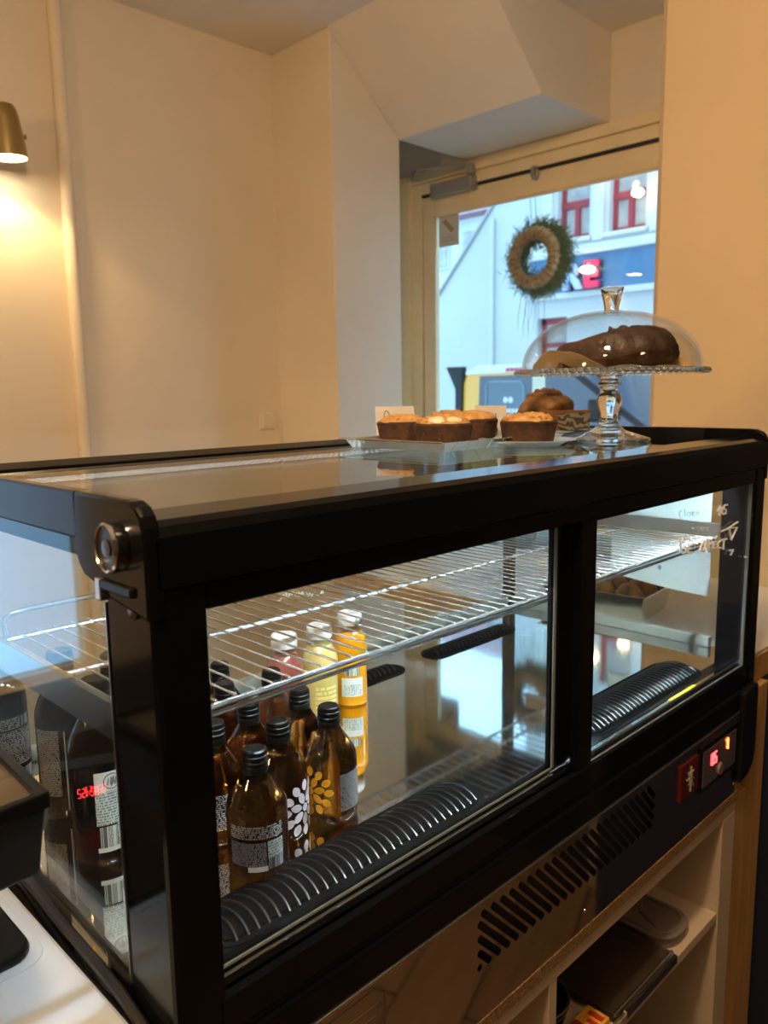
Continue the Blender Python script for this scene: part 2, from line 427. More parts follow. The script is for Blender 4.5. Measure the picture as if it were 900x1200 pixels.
struct('wall_upper_floors', MB().box(-6, 3.10, -12, 14, CZ + .13, 11), MT['wall'])  # unseen mass added above the shop to block skylight from the facade
# window_2 : shop window at the left (out of the picture, gives the daylight on the near counter)
w2 = tag(MB().box(-1.08, -1.05, 2.53, 2.60, -1.02, .75).box(-.45, -.42, 2.53, 2.60, -1.02, .75).box(-1.05, -.45, 2.53, 2.60, -1.02, -.99).box(-1.05, -.45, 2.53, 2.60, .72, .75).build('window_2', MT['frame_paint']), kind='structure')
MB().box(-1.05, -.45, 2.565, 2.571, -.99, .72).build('window_pane', MT['tint_pane'], w2)

bb = empty('dark_bench', (-.9, 2.3, FZ), 'dark wooden bench below the shop window, seen mirrored in end glass', 'bench')  # unseen block added to keep the end glass's reflection dark
o = (-.9, 2.3, FZ); dkw = pbr('dark_stained_wood', (.018, .012, .009, 1), .6, var=.2, stretch=(1, 8, 8))
MB().box(-2.6, .55, 1.95, 2.49, -1.06, -1.02).build('bench_top', dkw, bb, o, bevel=.004)
MB().box(-2.58, .53, 1.99, 2.02, FZ, -1.0605).build('front_panel', dkw, bb, o)
for x in (-2.58, .50): MB().box(x, x + .03, 2.0205, 2.48, FZ, -1.0605).build('side_panel', dkw, bb, o)
# door_1 : glazed shop door with frame
d1 = MB()
d1.box(2.945, 3.08, 2.41, 2.615, FZ, 1.13)                 # jamb
d1.box(2.925, 2.97, 2.475, 2.615, FZ, 1.15)
d1.box(2.945, 3.08, .75, 2.41, 1.075, 1.13)               # head of the frame
d1.box(2.93, 2.965, .75, 2.615, 1.132, 1.182)              # cover strip
d1o = tag(d1.build('door_1', MT['frame_paint'], bevel=.004), kind='structure')
lf = MB()
lf.box(2.955, 3.01, 2.338, 2.405, FZ + .01, 1.062).box(2.955, 3.01, .76, .84, FZ + .01, 1.062)
lf.box(2.955, 3.01, .84, 2.338, .962, 1.062).box(2.955, 3.01, .84, 2.338, FZ + .01, FZ + .22)
lfo = lf.build('door_leaf', MT['frame_paint'], d1o, bevel=.006)
MB().box(2.962, 2.975, 2.328, 2.340, FZ + .22, .962).box(2.962, 2.975, .84, 2.338, .955, .963).build('glazing_bead', MT['frame_paint'], d1o)
MB().box(2.985, 2.991, .84, 2.338, FZ + .22, .962).build('door_pane', MT['door_pane'], d1o)
MB().box(2.946, 2.975, .76, 2.405, 1.063, 1.074).build('door_gap', MT['black_matt'], d1o)
MB().box(2.9, 2.957, 2.36, 2.385, -.45, -.2).build('door_handle', MT['alu'], d1o)

# door closer
dc = empty('door_closer', (2.90, 2.17, 1.045), 'silver grey door closer with folded arm at top corner of the glazed door', 'door closer')
o = (2.90, 2.17, 1.045)
MB().box(2.898, 2.954, 2.04, 2.31, 1.040, 1.105).build('closer_body', MT['grey_paint'], dc, o, bevel=.008)
MB().box(2.890, 2.925, 2.035, 2.065, 1.105, 1.155).build('spindle', MT['grey_paint'], dc, o, bevel=.004)
MB().tube([(2.905, 2.05, 1.150), (2.80, 2.30, 1.155)], .009, 8).tube([(2.80, 2.30, 1.155), (2.94, 2.47, 1.16)], .009, 8).build('arm', MT['grey_paint'], dc, o)
hk = MB().tube([(2.95, 1.70, 1.075), (2.925, 1.70, 1.07), (2.92, 1.70, 1.04), (2.935, 1.70, 1.025)], .010, 8)
hk.ball((2.95, 1.70, 1.05), (.012, .016, .03))
tag(hk.build('door_hook', MT['grey_paint'], org=(2.95, 1.70, 1.03)), 'small grey metal hook above the middle of door glass', 'hook')

# notice taped to the door glass
st = empty('door_notice', (2.98, 2.25, .80), 'pale paper notice stuck in top left corner of door glass', 'notice')
o = (2.98, 2.25, .80)
MB().box(2.9805, 2.9835, 2.185, 2.318, .805, .962).build('notice_sheet', MT['card'], st, o)
MB().prism([(2.295, .93), (2.27, .94), (2.215, .885), (2.235, .87)], 0, 2.979, 2.9803).build('printed_picture', pbr('tan_print', (.36, .28, .14, 1), .6), st, o)
MB().box(2.979, 2.9803, 2.20, 2.30, .83, .834).box(2.979, 2.9803, 2.215, 2.29, .845, .849).build('printed_line', MT['silver_mark'], st, o)

# conduit pipe on the wall
cp = MB().tube([(1.083, 2.474, FZ), (1.083, 2.474, CZ)], .024, 16)
tag(cp.build('conduit_pipe', MT['wall'], org=(1.083, 2.474, FZ)), 'painted vertical pipe running up the warm lit wall', 'pipe')

# wall switch
sw = empty('wall_switch', (1.968, 2.49, -.095), 'small square cream switch low on the wall beside the corner', 'switch')
o = (1.968, 2.49, -.095)
MB().box(1.925, 2.010, 2.488, 2.5, -.095, -.008).build('plate', MT['plug_white'], sw, o, bevel=.004)
MB().box(1.938, 1.997, 2.482, 2.489, -.082, -.021).build('rocker', MT['plug_white'], sw, o, bevel=.003)

# wall spotlight
LX, LY, LZ = .838, 2.36, .865
wlmp = empty('wall_spotlight', (LX, LY, LZ), 'brass spotlight with glowing mouth on the wall left of the pipe', 'lamp')
o = (LX, LY, LZ)
ax = Vector((.04, .0, -1)).normalized(); rot = Vector((0, 0, -1)).rotation_difference(ax).to_matrix()
def lampx(p): return tuple(rot @ Vector(p) + Vector(o))
def lat(prof, n=32):
    m = MB().lathe(prof, n); m.v = [lampx(p) for p in m.v]; return m
lat([(.060, -.002), (.062, 0), (.0555, .06), (.048, .120), (.043, .150), (.034, .166), (.018, .172), (0, .173), (0, .170), (.033, .163), (.041, .148), (.053, .06), (.058, 0)]).build('shade', MT['brass'], wlmp, o)
lat([(0, .010), (.030, .009), (.0565, .006), (.0565, .003), (0, .003)]).build('glowing_lens', MT['lamp_inner'], wlmp, o)
m = MB().tube([(.050, 0, .075), (.066, 0, .075)], .008, 10); m.v = [lampx(p) for p in m.v]; m.build('tilt_knob', MT['brass'], wlmp, o)
MB().tube([(LX, LY + .035, LZ + .12), (LX, 2.46, LZ + .14), (LX, 2.49, LZ + .14)], .010, 10).build('arm', MT['brass'], wlmp, o)
m = MB().lathe([(0, 0), (.05, 0), (.05, .018), (0, .018)], 24); m.v = [(LX + p[0], 2.499 - p[2], LZ + .14 + p[1]) for p in m.v]; m.build('wall_plate', MT['brass'], wlmp, o)
# ------------------------------------------------------------------ refrigerated display case
L, D, IF, BZ = 1.2, .56, -.415, -.66
case = empty('refrigerated_display_case', (L / 2, D / 2, BZ), 'black framed glass refrigerated display case with wire shelf and two sliding doors on the counter', 'display case')
o = (L / 2, D / 2, BZ)
def cb(name, mb, mat, parent=case, **k): return mb.build(name, MT[mat] if isinstance(mat, str) else mat, parent, o, **k)
# frame
rr = MB(); rr.prism([(-.002, -.0674), (-.002, -.028), (.002, -.0205), (.009, -.0165), (.056, -.0150), (.056, -.0270), (.020, -.030), (.020, -.0674)], 0, .004, L - .004)
cb('top_rail', rr, 'black', bevel=.0015)
cb('door_header', MB().box(.048, L - .042, .002, .036, -.0905, -.0690), 'black', bevel=.002)
fr = MB(); fr.prism([(.532, -.0170), (.560, -.010), (.563, -.015), (.563, -.045), (.545, -.045), (.532, -.026)], 0, .004, L - .004)
cb('top_rail', fr, 'black', bevel=.0015)
# end caps along the two ends and gusset brackets
for s, x0, x1 in ((0, -.004, .010), (1, L - .010, L + .004)):
    e = MB(); e.prism([(.110, -.001), (.5, -.003), (.563, -.008), (.563, -.040), (.110, -.040)], 0, x0, x1)
    cb('end_rail', e, 'black_soft', bevel=.002)
    g = MB(); g.prism([(-.002, -.030), (-.001, -.020), (.003, -.0115), (.009, -.0055), (.018, -.0018), (.028, -.001), (.112, -.001), (.117, -.049), (.111, -.062), (.103, -.069), (.078, -.0745), (.071, -.080), (-.002, -.090)], 0, x0, x1)
    cb('corner_bracket', g, 'black', bevel=.003)
    b = MB().box(x0 + .003, x1 - .003, .112, .552, -.055, -.041); cb('smoked_band', b, 'smoke')
# posts
pl = MB(); pl.box(0, .0475, 0, .075, -.505, -.0680); cb('rear_post', pl, 'black', bevel=.005)
pl = MB(); pl.box(1.158, 1.2, 0, .060, -.505, -.0680); cb('rear_post', pl, 'black', bevel=.004)
cb('front_post', MB().box(.004, .022, .535, .555, -.44, -.045), 'bronze', bevel=.002)
cb('front_post', MB().box(1.172, 1.194, .533, .555, -.44, -.045), 'bronze', bevel=.002)
# round cap on the near bracket
for s in (0, 1):
    k = MB().lathe([(0, 0), (.0165, 0), (.0172, .002), (.0172, .011), (.0160, .0125), (.0150, .0118), (.0150, .0095), (0, .0095)], 36)
    sg = -1 if s == 0 else 1; bx = -.004 if s == 0 else L + .004
    k.v = [(bx + sg * p[2], .036 + p[0], -.037 + p[1] * 1.12) for p in k.v]
    kn = cb('round_cap', k, 'chrome')
    k = MB().lathe([(0, .0096), (.006, .0096), (.0065, .0112), (0, .0118)], 20); k.v = [(bx + sg * p[2], .036 + p[0], -.037 + p[1]) for p in k.v]
    cb('cap_center', k, 'bronze', kn)
    k = MB().lathe([(0, .0096), (.0147, .0096), (.0145, .0100), (0, .0101)], 28); k.v = [(bx + sg * p[2], .036 + p[0], -.037 + p[1] * 1.12) for p in k.v]; cb('cap_face', k, 'case_grey', kn)
    m = MB().box(*sorted((bx + sg * .0035, bx - sg * .004)), .018, .073, -.0745, -.0665); cb('glass_clip', m, 'black_soft', bevel=.0015)
    cb('clip_end', MB().box(*sorted((bx + sg * .004, bx - sg * .004)), .066, .0745, -.084, -.066), 'alu', bevel=.001)
    k = MB().lathe([(0, 0), (.0072, 0), (.0072, .002), (.0060, .0028), (0, .0028)], 20); k.v = [((0 if s == 0 else L) + sg * p[2], .027 + p[0], -.0855 + p[1]) for p in k.v]
    cb('round_plug', k, 'bronze')
# glass
cb('top_glass', MB().box(.010, L - .010, .052, .532, -.0235, -.0190), 'pane_top')
cb('end_glass', MB().box(.0, .0045, .075, .556, -.425, -.041), 'pane_dust')
cb('end_glass', MB().box(L - .0045, L, .060, .556, -.425, -.041), 'pane')
cb('front_glass', MB().box(.006, L - .006, .5555, .5600, -.425, -.045), 'pane')
cb('glass_edge', MB().box(-.0006, .0046, .0745, .0755, -.425, -.088), 'alu')
# pale channel around the foot of the glass
cb('glass_channel', MB().box(.022, L - .022, .538, .554, IF, -.395).box(L - .020, L - .006, .080, .538, IF, -.395), 'pale_strip', bevel=.002)
# interior floor and base
cb('interior_floor', MB().box(.006, L - .006, .012, .555, IF - .012, IF), 'floor_steel')
bh = MB(); bh.box(.016, L - .016, .03, D, BZ, IF - .012); cb('base_housing', bh, 'case_grey', bevel=.004)
# sill with sliding track
si = MB(); si.prism([(-.001, -.5025), (-.001, -.470), (.003, -.466), (.003, -.459), (.000, -.456), (.000, -.4245), (.010, -.4245), (.010, -.430), (.018, -.430), (.018, -.4135), (.036, -.4135), (.036, -.5025)], 0, .040, L - .030)
cb('door_sill', si, 'black', bevel=.0012)
# sliding doors: left one on the inner track, right one on the outer track
ld = cb('sliding_door', MB().box(.046, .052, .019, .031, -.411, -.0905).box(.560, .602, .019, .031, -.411, -.0905).box(.052, .560, .019, .031, -.4165, -.410).box(.052, .560, .019, .031, -.0905, -.0875), 'black', bevel=.001)
cb('door_glass', MB().box(.050, .562, .0225, .0265, -.412, -.088), 'pane', ld)
cb('gasket', MB().box(.556, .5605, .0175, .0195, -.410, -.090).box(.052, .556, .0185, .0205, -.4125, -.4100), 'gasket', ld)
rd = cb('sliding_door', MB().box(.594, .628, .002, .0155, -.4245, -.0905).box(1.156, 1.160, .002, .0155, -.4245, -.0905).box(.628, 1.156, .002, .0155, -.4275, -.4235).box(.628, 1.156, .002, .0155, -.0935, -.0905), 'black', bevel=.001)
cb('door_glass', MB().box(.626, 1.158, .0065, .0105, -.425, -.092), 'pane', rd)
cb('gasket', MB().box(1.1525, 1.1565, .0060, .0110, -.4235, -.0935).box(.628, 1.1525, .0045, .0065, -.4245, -.4225), 'gasket', rd)
RG = [[(1.01, -0.126), (1.02, -0.119), (1.019, -0.135)], [(1.028, -0.121), (1.03, -0.133)], [(1.049, -0.12), (1.036, -0.12), (1.036, -0.125), (1.045, -0.128), (1.044, -0.134), (1.034, -0.134)], [(0.878, -0.152), (0.883, -0.174)], [(0.901, -0.166), (0.891, -0.165), (0.89, -0.169), (0.899, -0.172), (0.9, -0.177), (0.889, -0.177)], [(0.888, -0.153), (0.897, -0.157), (0.908, -0.153)], [(0.92, -0.168), (0.906, -0.167), (0.908, -0.179), (0.923, -0.181)], [(0.908, -0.173), (0.918, -0.174)], [(0.946, -0.166), (0.955, -0.165), (0.959, -0.169), (0.949, -0.181), (0.965, -0.185)], [(0.965, -0.185), (0.972, -0.168), (0.979, -0.185)], [(0.968, -0.178), (0.977, -0.178)], [(0.982, -0.19), (0.982, -0.168), (0.991, -0.17), (0.994, -0.176), (0.982, -0.178)], [(1.012, -0.177), (1.0, -0.177), (1.001, -0.186), (1.014, -0.187)], [(1.001, -0.181), (1.009, -0.181)], [(1.005, -0.171), (1.013, -0.168)], [(1.027, -0.178), (1.017, -0.18), (1.019, -0.188), (1.031, -0.19)], [(1.029, -0.177), (1.053, -0.178)], [(1.042, -0.178), (1.041, -0.194)], [(1.029, -0.162), (1.058, -0.161), (1.088, -0.156), (1.097, -0.155)], [(1.061, -0.159), (1.073, -0.182), (1.095, -0.164), (1.061, -0.161)], [(1.067, -0.2), (1.083, -0.201), (1.074, -0.209)], [(0.92, -0.142), (0.922, -0.143)], [(1.137, -0.222), (1.145, -0.224)], [(0.951, -0.146), (0.975, -0.149), (0.973, -0.153), (0.955, -0.149)]]
for nm, q in (('marker_number', RG[:3]), ('marker_word', RG[3:8]), ('marker_word', RG[8:18]), ('marker_arrow', RG[18:20]), ('marker_comma', RG[20:21]), ('marker_dot', RG[21:22]), ('marker_dot', RG[22:23]), ('marker_blot', RG[23:])): cb(nm, strokes(MB(), q, lambda x, z: (x, .0056, z), .0016), 'marker', rd)
FG = [[(0.538, -0.268), (0.533, -0.268), (0.54, -0.274), (0.538, -0.279), (0.529, -0.28)], [(0.544, -0.27), (0.545, -0.278)], [(0.55, -0.264), (0.551, -0.276), (0.556, -0.277), (0.557, -0.268)], [(0.559, -0.27), (0.562, -0.275), (0.566, -0.27), (0.571, -0.278), (0.574, -0.272)], [(0.572, -0.265), (0.573, -0.267)], [(0.578, -0.272), (0.578, -0.281)], [(0.58, -0.279), (0.589, -0.277), (0.587, -0.274), (0.58, -0.277), (0.591, -0.284)], [(0.595, -0.275), (0.598, -0.285), (0.603, -0.279), (0.607, -0.286), (0.612, -0.279)], [(0.614, -0.279), (0.622, -0.287), (0.629, -0.285), (0.631, -0.28)], [(0.634, -0.278), (0.634, -0.289), (0.644, -0.294)], [(0.636, -0.271), (0.641, -0.273)]]
cb('marker_word', strokes(MB(), FG, lambda x, z: (x, .5548, z), .0012), 'marker')
# shelf rails inside both ends, wire shelf
cb('shelf_rail', MB().box(.0055, .010, .075, .50, -.2115, -.1775).box(.010, .026, .075, .50, -.2115, -.2095), pbr('shelf_rail_steel', (.50, .53, .54, 1), .22, 1., var=.03), bevel=.0008)
cb('shelf_rail', MB().box(L - .010, L - .0055, .075, .50, -.2115, -.1775).box(L - .026, L - .010, .075, .50, -.2115, -.2095), 'alu', bevel=.0008)
for y in (.10, .47):
    k = MB().ball((.0105, y, -.195), (.002, .0022, .0022)); cb('rail_screw', k, 'chrome')
ws = MB(); x0, x1 = .030, 1.168; SZ = -.2000
ws.tube([(x0, .074, SZ - .0030), (x1, .074, SZ - .0030)], .0030, 8).tube([(x0, .0745, SZ - .0105), (x1, .0745, SZ - .0105)], .0026, 8)
ws.tube([(x0, .262, SZ - .0045), (x1, .262, SZ - .0045)], .0028, 8).tube([(x0, .424, SZ - .0045), (x1, .424, SZ - .0045)], .0028, 8)
n = 55
for i in range(n):
    x = x0 + .006 + (x1 - x0 - .012) * i / (n - 1)
    ws.tube([(x, .0735, SZ - .004), (x, .0765, SZ), (x, .428, SZ)], .00125, 6)
wso = cb('wire_shelf', ws, 'zinc')
cb('rim_rod', MB().tube([(x0 + .012, .424, SZ - .002), (x0 + .010, .4245, SZ + .015), (x0 + .012, .425, SZ + .021), (x0 + .020, .4255, SZ + .0255), (x0 + .04, .426, SZ + .027), (x1 - .04, .426, SZ + .027), (x1 - .02, .4255, SZ + .0255), (x1 - .011, .425, SZ + .020), (x1 - .010, .424, SZ - .002)], .0031, 8), 'zinc', wso)
# ventilation grilles in the interior floor
def grille(x0, x1, y0, y1, h, pitch):
    m = MB(); r = (y1 - y0) / 2; yc = (y0 + y1) / 2
    def stad(k, z):
        pts = []
        for i in range(13): a = -pi / 2 + pi * i / 12; pts.append((x1 - r + (r + k) * cos(a), yc + (r + k) * sin(a)))
        for i in range(13): a = pi / 2 + pi * i / 12; pts.append((x0 + r + (r + k) * cos(a), yc + (r + k) * sin(a)))
        return pts
    m.prism(stad(.006, 0), 2, IF, IF + .002)
    m.prism(stad(0, 0), 2, IF + .002, IF + .0035)
    m.prism(stad(-.008, 0), 2, IF + .0035, IF + .005)
    nn = int((x1 - x0 - .016) / pitch)
    for i in range(nn):
        x = x0 + .012 + pitch * i
        e = min(x - x0, x1 - x); hw = (r - .004) if e > r else max(.006, math.sqrt(max(0, r * r - (r - e) ** 2)) - .004)
        m.tube([(x + .004 * sin(pi * t / 8), yc - hw + 2 * hw * t / 8, IF + .0050 + h * sin(pi * t / 8) ** .7) for t in range(9)], .0011, 5, mi=1)
    cb('floor_grille', m, [MT['grille'], MT['rib']])
grille(.060, .448, .032, .098, .006, .0118)
grille(.672, 1.052, .030, .106, .008, .0118)
grille(.785, 1.035, .416, .458, .006, .0118)
grille(.420, .705, .416, .458, .006, .0118)
cb('floor_sticker', MB().box(.885, .975, .012, .026, IF, IF + .0006), 'sticker_yellow')
# LED bar under the staff side top rail
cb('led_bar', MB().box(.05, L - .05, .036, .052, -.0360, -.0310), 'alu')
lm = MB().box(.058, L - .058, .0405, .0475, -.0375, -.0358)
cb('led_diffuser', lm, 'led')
cb('light_strip', MB().box(.03, L - .03, .466, .531, -.034, -.031), 'black_soft')  # added strip; its glowing dots imitate reflections of the LED bar
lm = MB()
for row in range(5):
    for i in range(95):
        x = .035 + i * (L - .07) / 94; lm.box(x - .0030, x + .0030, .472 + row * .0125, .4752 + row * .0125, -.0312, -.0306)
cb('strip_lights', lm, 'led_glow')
# machine panel: slotted mirror steel
pn = MB().box(.020, 1.132, .0, .0015, BZ + .0005, -.5030)
po = cb('service_panel', pn, 'steel')
cut = MB(); w = .0045
xa, xb, za, zb = .386, .811, -.589, -.5225
i = 0; x = xa - (zb - za)
while x < xb - .004:
    # 45 degree slot from (x, zb) downwards to the right, clipped by the rectangle
    sx, sz = x, zb; ex, ez = x + (zb - za), za
    if sx < xa: d = xa - sx; sx += d; sz -= d
    if ex > xb: d = ex - xb; ex -= d; ez += d
    if ex - sx > .003 or True:
        a = Vector((sx, sz)); b = Vector((ex, ez)); t = Vector((1, -1)).normalized(); nn = Vector((1, 1)).normalized()
        pts = [a + nn * (w * cos(q)) - t * (w * sin(q)) for q in [pi * k / 8 for k in range(9)]][::-1] + [b - nn * (w * cos(q)) + t * (w * sin(q)) for q in [pi * k / 8 for k in range(9)]][::-1]
        if ex >= sx: cut.prism([tuple(p) for p in pts], 1, -.01, .012)
    x += .0182
co = cut.build('slot_cutter', MT['black_matt'], case, o)
md = po.modifiers.new('slots', 'BOOLEAN'); md.operation = 'DIFFERENCE'; md.object = co; md.solver = 'EXACT'
bpy.context.view_layer.update()
dg = bpy.context.evaluated_depsgraph_get(); nm = bpy.data.meshes.new_from_object(po.evaluated_get(dg))
po.modifiers.clear(); po.data = nm; bpy.data.objects.remove(co)
cb('panel_backing', MB().box(.022, 1.13, .0125, .029, BZ + .002, -.5035), 'black_matt')
cb('panel_lip', MB().box(.020, 1.132, -.0035, .0015, -.5062, -.5030), 'alu', bevel=.0008)
for p in ((.617, -.634), (1.126, -.640), (.10, -.634)):
    k = MB().lathe([(0, .0022), (.0022, .0018), (.0034, 0), (0, 0)], 14); k.v = [(p[0] + q[0], -q[2], p[1] + q[1]) for q in k.v]; cb('panel_screw', k, 'chrome')
# rating plate
rp_ = MB(); pts = [(.150, -.650), (.150, -.5245), (.158, -.5165), (.222, -.5165), (.231, -.5245), (.231, -.650)]
def outline(m, pts, r, yy):
    for a, b in zip(pts, pts[1:] + pts[:1]): m.tube([(a[0], yy, a[1]), (b[0], yy, b[1])], r, 5)
outline(rp_, pts, .0005, -.0004)
for zz in (-.534, -.546, -.556, -.566, -.580, -.595): rp_.tube([(.154, -.0003, zz), (.218, -.0003, zz)], .0004, 5)
rp_.prism([(.218, -.540), (.228, -.540), (.223, -.530)], 1, -.0006, 0).prism([(.205, -.560), (.213, -.560), (.209, -.551)], 1, -.0006, 0)
cb('rating_plate', rp_, pbr('etched_dark_print', (.10, .07, .05, 1), .6, var=0))
# control cluster
ec = MB(); ec.prism([(1.133, -.4700), (1.150, -.4640), (1.195, -.4640), (1.199, -.470), (1.199, -.600), (1.190, -.622), (1.165, -.636), (1.133, -.640)], 1, -.010, .028)
cb('end_cover', ec, 'black_soft', bevel=.004)
ec = MB(); ec.prism([(.0, -.503), (.020, -.503), (.020, -.655), (.0, -.650)], 1, -.006, .028); cb('end_cover', ec, 'black_soft', bevel=.003)
sw_ = cb('rocker_switch', MB().box(.8965, .9650, -.004, .004, -.5875, -.5255), 'switch_red', bevel=.003)
g = MB(); random.seed(3)
cx, cz = .931, -.556
for k in range(11):
    a = k * 2.4; r0 = .004 + .0011 * k
    p = (cx + r0 * .75 * cos(a), cz + r0 * 1.15 * sin(a))
    g.tube([(p[0] + .0062 * cos(a + 1 + t * .7), -.0045, p[1] + .0066 * sin(a + 1 + t * .7)) for t in range(5)], .0013, 5)
g.tube([(cx, -.0045, cz - .022), (cx + .002, -.0045, cz), (cx, -.0045, cz + .021)], .0017, 5)
cb('switch_emblem', g, 'silver_mark', sw_)
th = cb('thermostat', MB().box(.970, 1.122, -.004, .004, -.5985, -.5235).box(.970, 1.122, -.0075, -.004, -.5985, -.5945), 'black', bevel=.002)
cb('thermostat_face', MB().box(.978, 1.114, -.0052, -.0038, -.5925, -.5295), pbr('grey_violet_lens', (.11, .085, .10, 1), .14, var=0, coat=.5), th)
k = MB().lathe([(0, .004), (.010, .0035), (.012, 0), (0, 0)], 20); k.v = [(1.046 + q[0], -.0052 - q[2], -.580 + q[1]) for q in k.v]; cb('thermostat_button', k, pbr('grey_button', (.22, .17, .16, 1), .25, var=0), th)
def seg7(m, ch, x, z, w, h, yy, r, mir=False, axis=None):
    S = {'0': 'abcdef', '1': 'bc', '2': 'abged', '3': 'abgcd', '4': 'fgbc', '5': 'afgcd', '6': 'afgedc', '7': 'abc', '8': 'abcdefg', '9': 'abfgcd'}
    P = dict(a=((0, 1), (1, 1)), b=((1, 1), (1, .5)), c=((1, .5), (1, 0)), d=((0, 0), (1, 0)), e=((0, 0), (0, .5)), f=((0, .5), (0, 1)), g=((0, .5), (1, .5)))
    for s in S[ch]:
        (a, b), (c_, d_) = P[s]
        q = [(x + a * w, z + b * h), (x + c_ * w, z + d_ * h)]
        m.tube([(axis(*p) if axis else (p[0], yy, p[1])) for p in q], r, 5)
    return m
dg_ = MB(); seg7(dg_, '0', 1.0095, -.561, .0075, .019, -.0056, .0013); seg7(dg_, '5', 1.0215, -.561, .0075, .019, -.0056, .0013)
cb('red_digits', dg_, 'red_glow', th)
cb('status_light', MB().tube([(1.070, -.0056, -.538), (1.075, -.0056, -.534), (1.075, -.0056, -.553)], .0022, 6), 'orange_glow', th)
cb('trim_strip', MB().prism([(.972, -.508), (1.130, -.508), (1.130, -.521), (.972, -.521)], 1, -.003, .0), 'bluegrey')  # blue-grey strip painted as the reflection on the bevel
# warning label on the end of the base
wlb = cb('warning_label', MB().box(.0135, .016, -.0 + .150, .228, -.492, -.437), 'label_grey')
cb('warning_triangle', MB().prism([(.190, -.470), (.164, -.470), (.177, -.450)], 0, .0125, .0135), 'sticker_yellow', wlb)
cb('warning_sign', MB().prism([(.1815, -.4675), (.1725, -.4675), (.177, -.456)], 0, .0118, .0126), 'card_ink', wlb)
# ------------------------------------------------------------------ bottles inside the case
def phase(x, y): return math.atan2(-.52 - y, -.278 - x)     # direction of the picture's viewpoint, to turn labels the way the photo shows
KR, KH = .0315, .132
def squat_glass():
    m = MB()
    m.lathe([(0, .002), (.022, .0015), (.0285, .0), (.0310, .004), (KR, .010), (KR, .070), (.0308, .0765), (.0285, .0825), (.0150, .1035), (.0125, .1085), (.0122, .113), (0, .113)], 40)
    return m
def squat_cap():
    return MB().lathe([(q * .875, z) for q, z in [(0, .1325), (.0118, .1325), (.0138, .1312), (.0146, .1285), (.0146, .1275), (.0140, .127), (.0149, .1262), (.0149, .1215), (.0141, .1208), (.0150, .1198), (.0150, .1165), (.0143, .1155), (.0150, .1145), (.0148, .1085), (.0136, .1080), (0, .1082)]], 36)
KG = squat_glass().build('k', MT['amber'], loc=(0, 0, 0)).data; KC = squat_cap().build('k', MT['cap_black'], loc=(0, 0, 0)).data
for ob in list(COL.objects):
    if ob.name.startswith('k') and ob.type == 'MESH' and ob.data in (KG, KC): bpy.data.objects.remove(ob)
def child(name, me, parent):
    ob = bpy.data.objects.new(name, me); COL.objects.link(ob); ob.parent = parent; return ob
def flower(m, r, a0, z0, R, t=.0005):
    """ring of petals wrapped on a cylinder"""
    def petal(a_c, z_c, ln, wd, ang):
        vs = []; n = 14
        for k in range(n):
            q = 2 * pi * k / n; u = ln * cos(q); v = wd * sin(q) * abs(sin(q)) ** .45 * 1.08
            da = u * cos(ang) - v * sin(ang); dz = u * sin(ang) + v * cos(ang)
            vs.append((a_c + da / r, z_c + dz))
        return vs
    P = []
    P.append(petal(a0, z0, .0045, .0045, 0))
    for k in range(7): a = 2 * pi * k / 7 + .2; P.append(petal(a0 + .44 * R * cos(a) / r, z0 + .44 * R * sin(a), .24 * R, .135 * R, a))
    for k in range(12): a = 2 * pi * k / 12; P.append(petal(a0 + .84 * R * cos(a) / r, z0 + .84 * R * sin(a), .21 * R, .14 * R, a))
    for p in P:
        n = len(p); o_ = [((r + t) * cos(a), (r + t) * sin(a), z) for a, z in p]; i_ = [((r) * cos(a), (r) * sin(a), z) for a, z in p]
        m.add(o_ + i_, [tuple(range(n)), tuple(range(2 * n - 1, n - 1, -1))] + [(k, n + k, n + (k + 1) % n, (k + 1) % n) for k in range(n)], 0, False)
    return m
KG_GROUP = 'squat amber bottles at the left end of the case'
def squat(x, y, label, kind=None, rz=0.):
    r = empty('amber_bottle', (x, y, IF), label, 'bottle', KG_GROUP)
    child('bottle_glass', KG, r); child('screw_cap', KC, r)
    ph = phase(x, y); rr = KR + .0004
    def pt(name, mat, a0, a1, z0, z1): return MB().cylpatch(rr, ph + a0, ph + a1, z0, z1).build(name, MT[mat], r)
    if kind == 'text':
        pt('printed_text', 'print_white', -.95, .85, .050, .0635); pt('printed_text', 'print_grey', -.95, .25, .0215, .046)
        pt('printed_text', 'print_paper', .30, .85, .028, .046); pt('barcode', 'barcode_clear', .30, .85, .0165, .028); pt('date_strip', 'label_white', -.35, .28, .0152, .0205)
        em = MB()
        for k in range(24):
            pass
        ring = [(ph + .62 + .0052 * cos(2 * pi * k / 20) / rr, .0545 + .0052 * sin(2 * pi * k / 20)) for k in range(20)]
        em.tube([(rr * cos(a), rr * sin(a), z) for a, z in ring], .0004, 5, closed=True)
        v = [(ph + .53, .057), (ph + .62, .051), (ph + .70, .058)]
        em.tube([(rr * cos(a), rr * sin(a), z) for a, z in v], .0006, 5)
        em.build('round_emblem', MT['label_white'], r)
    elif kind == 'white_flower':
        flower(MB(), rr, ph + 1.0, .036, .031).build('flower_print', MT['petal_white'], r); pt('printed_text', 'print_grey', -1.1, -.2, .018, .055)
    elif kind == 'orange_flower':
        flower(MB(), rr, ph - .80, .040, .028).build('flower_print', MT['petal_orange'], r); pt('printed_text', 'print_grey', .35, 1.35, .016, .060)
    elif kind == 'lines':
        pt('printed_text', 'print_white', -.2, 1.1, .020, .060)
    return r
squat(.168, .120, 'amber bottle nearest the glass door with dense white text, round emblem and barcode', 'text')
squat(.228, .160, 'amber bottle with white flower print behind the one with the barcode', 'white_flower')
squat(.294, .150, 'amber bottle with orange flower print and grey text panel, beside the floor grille', 'orange_flower')
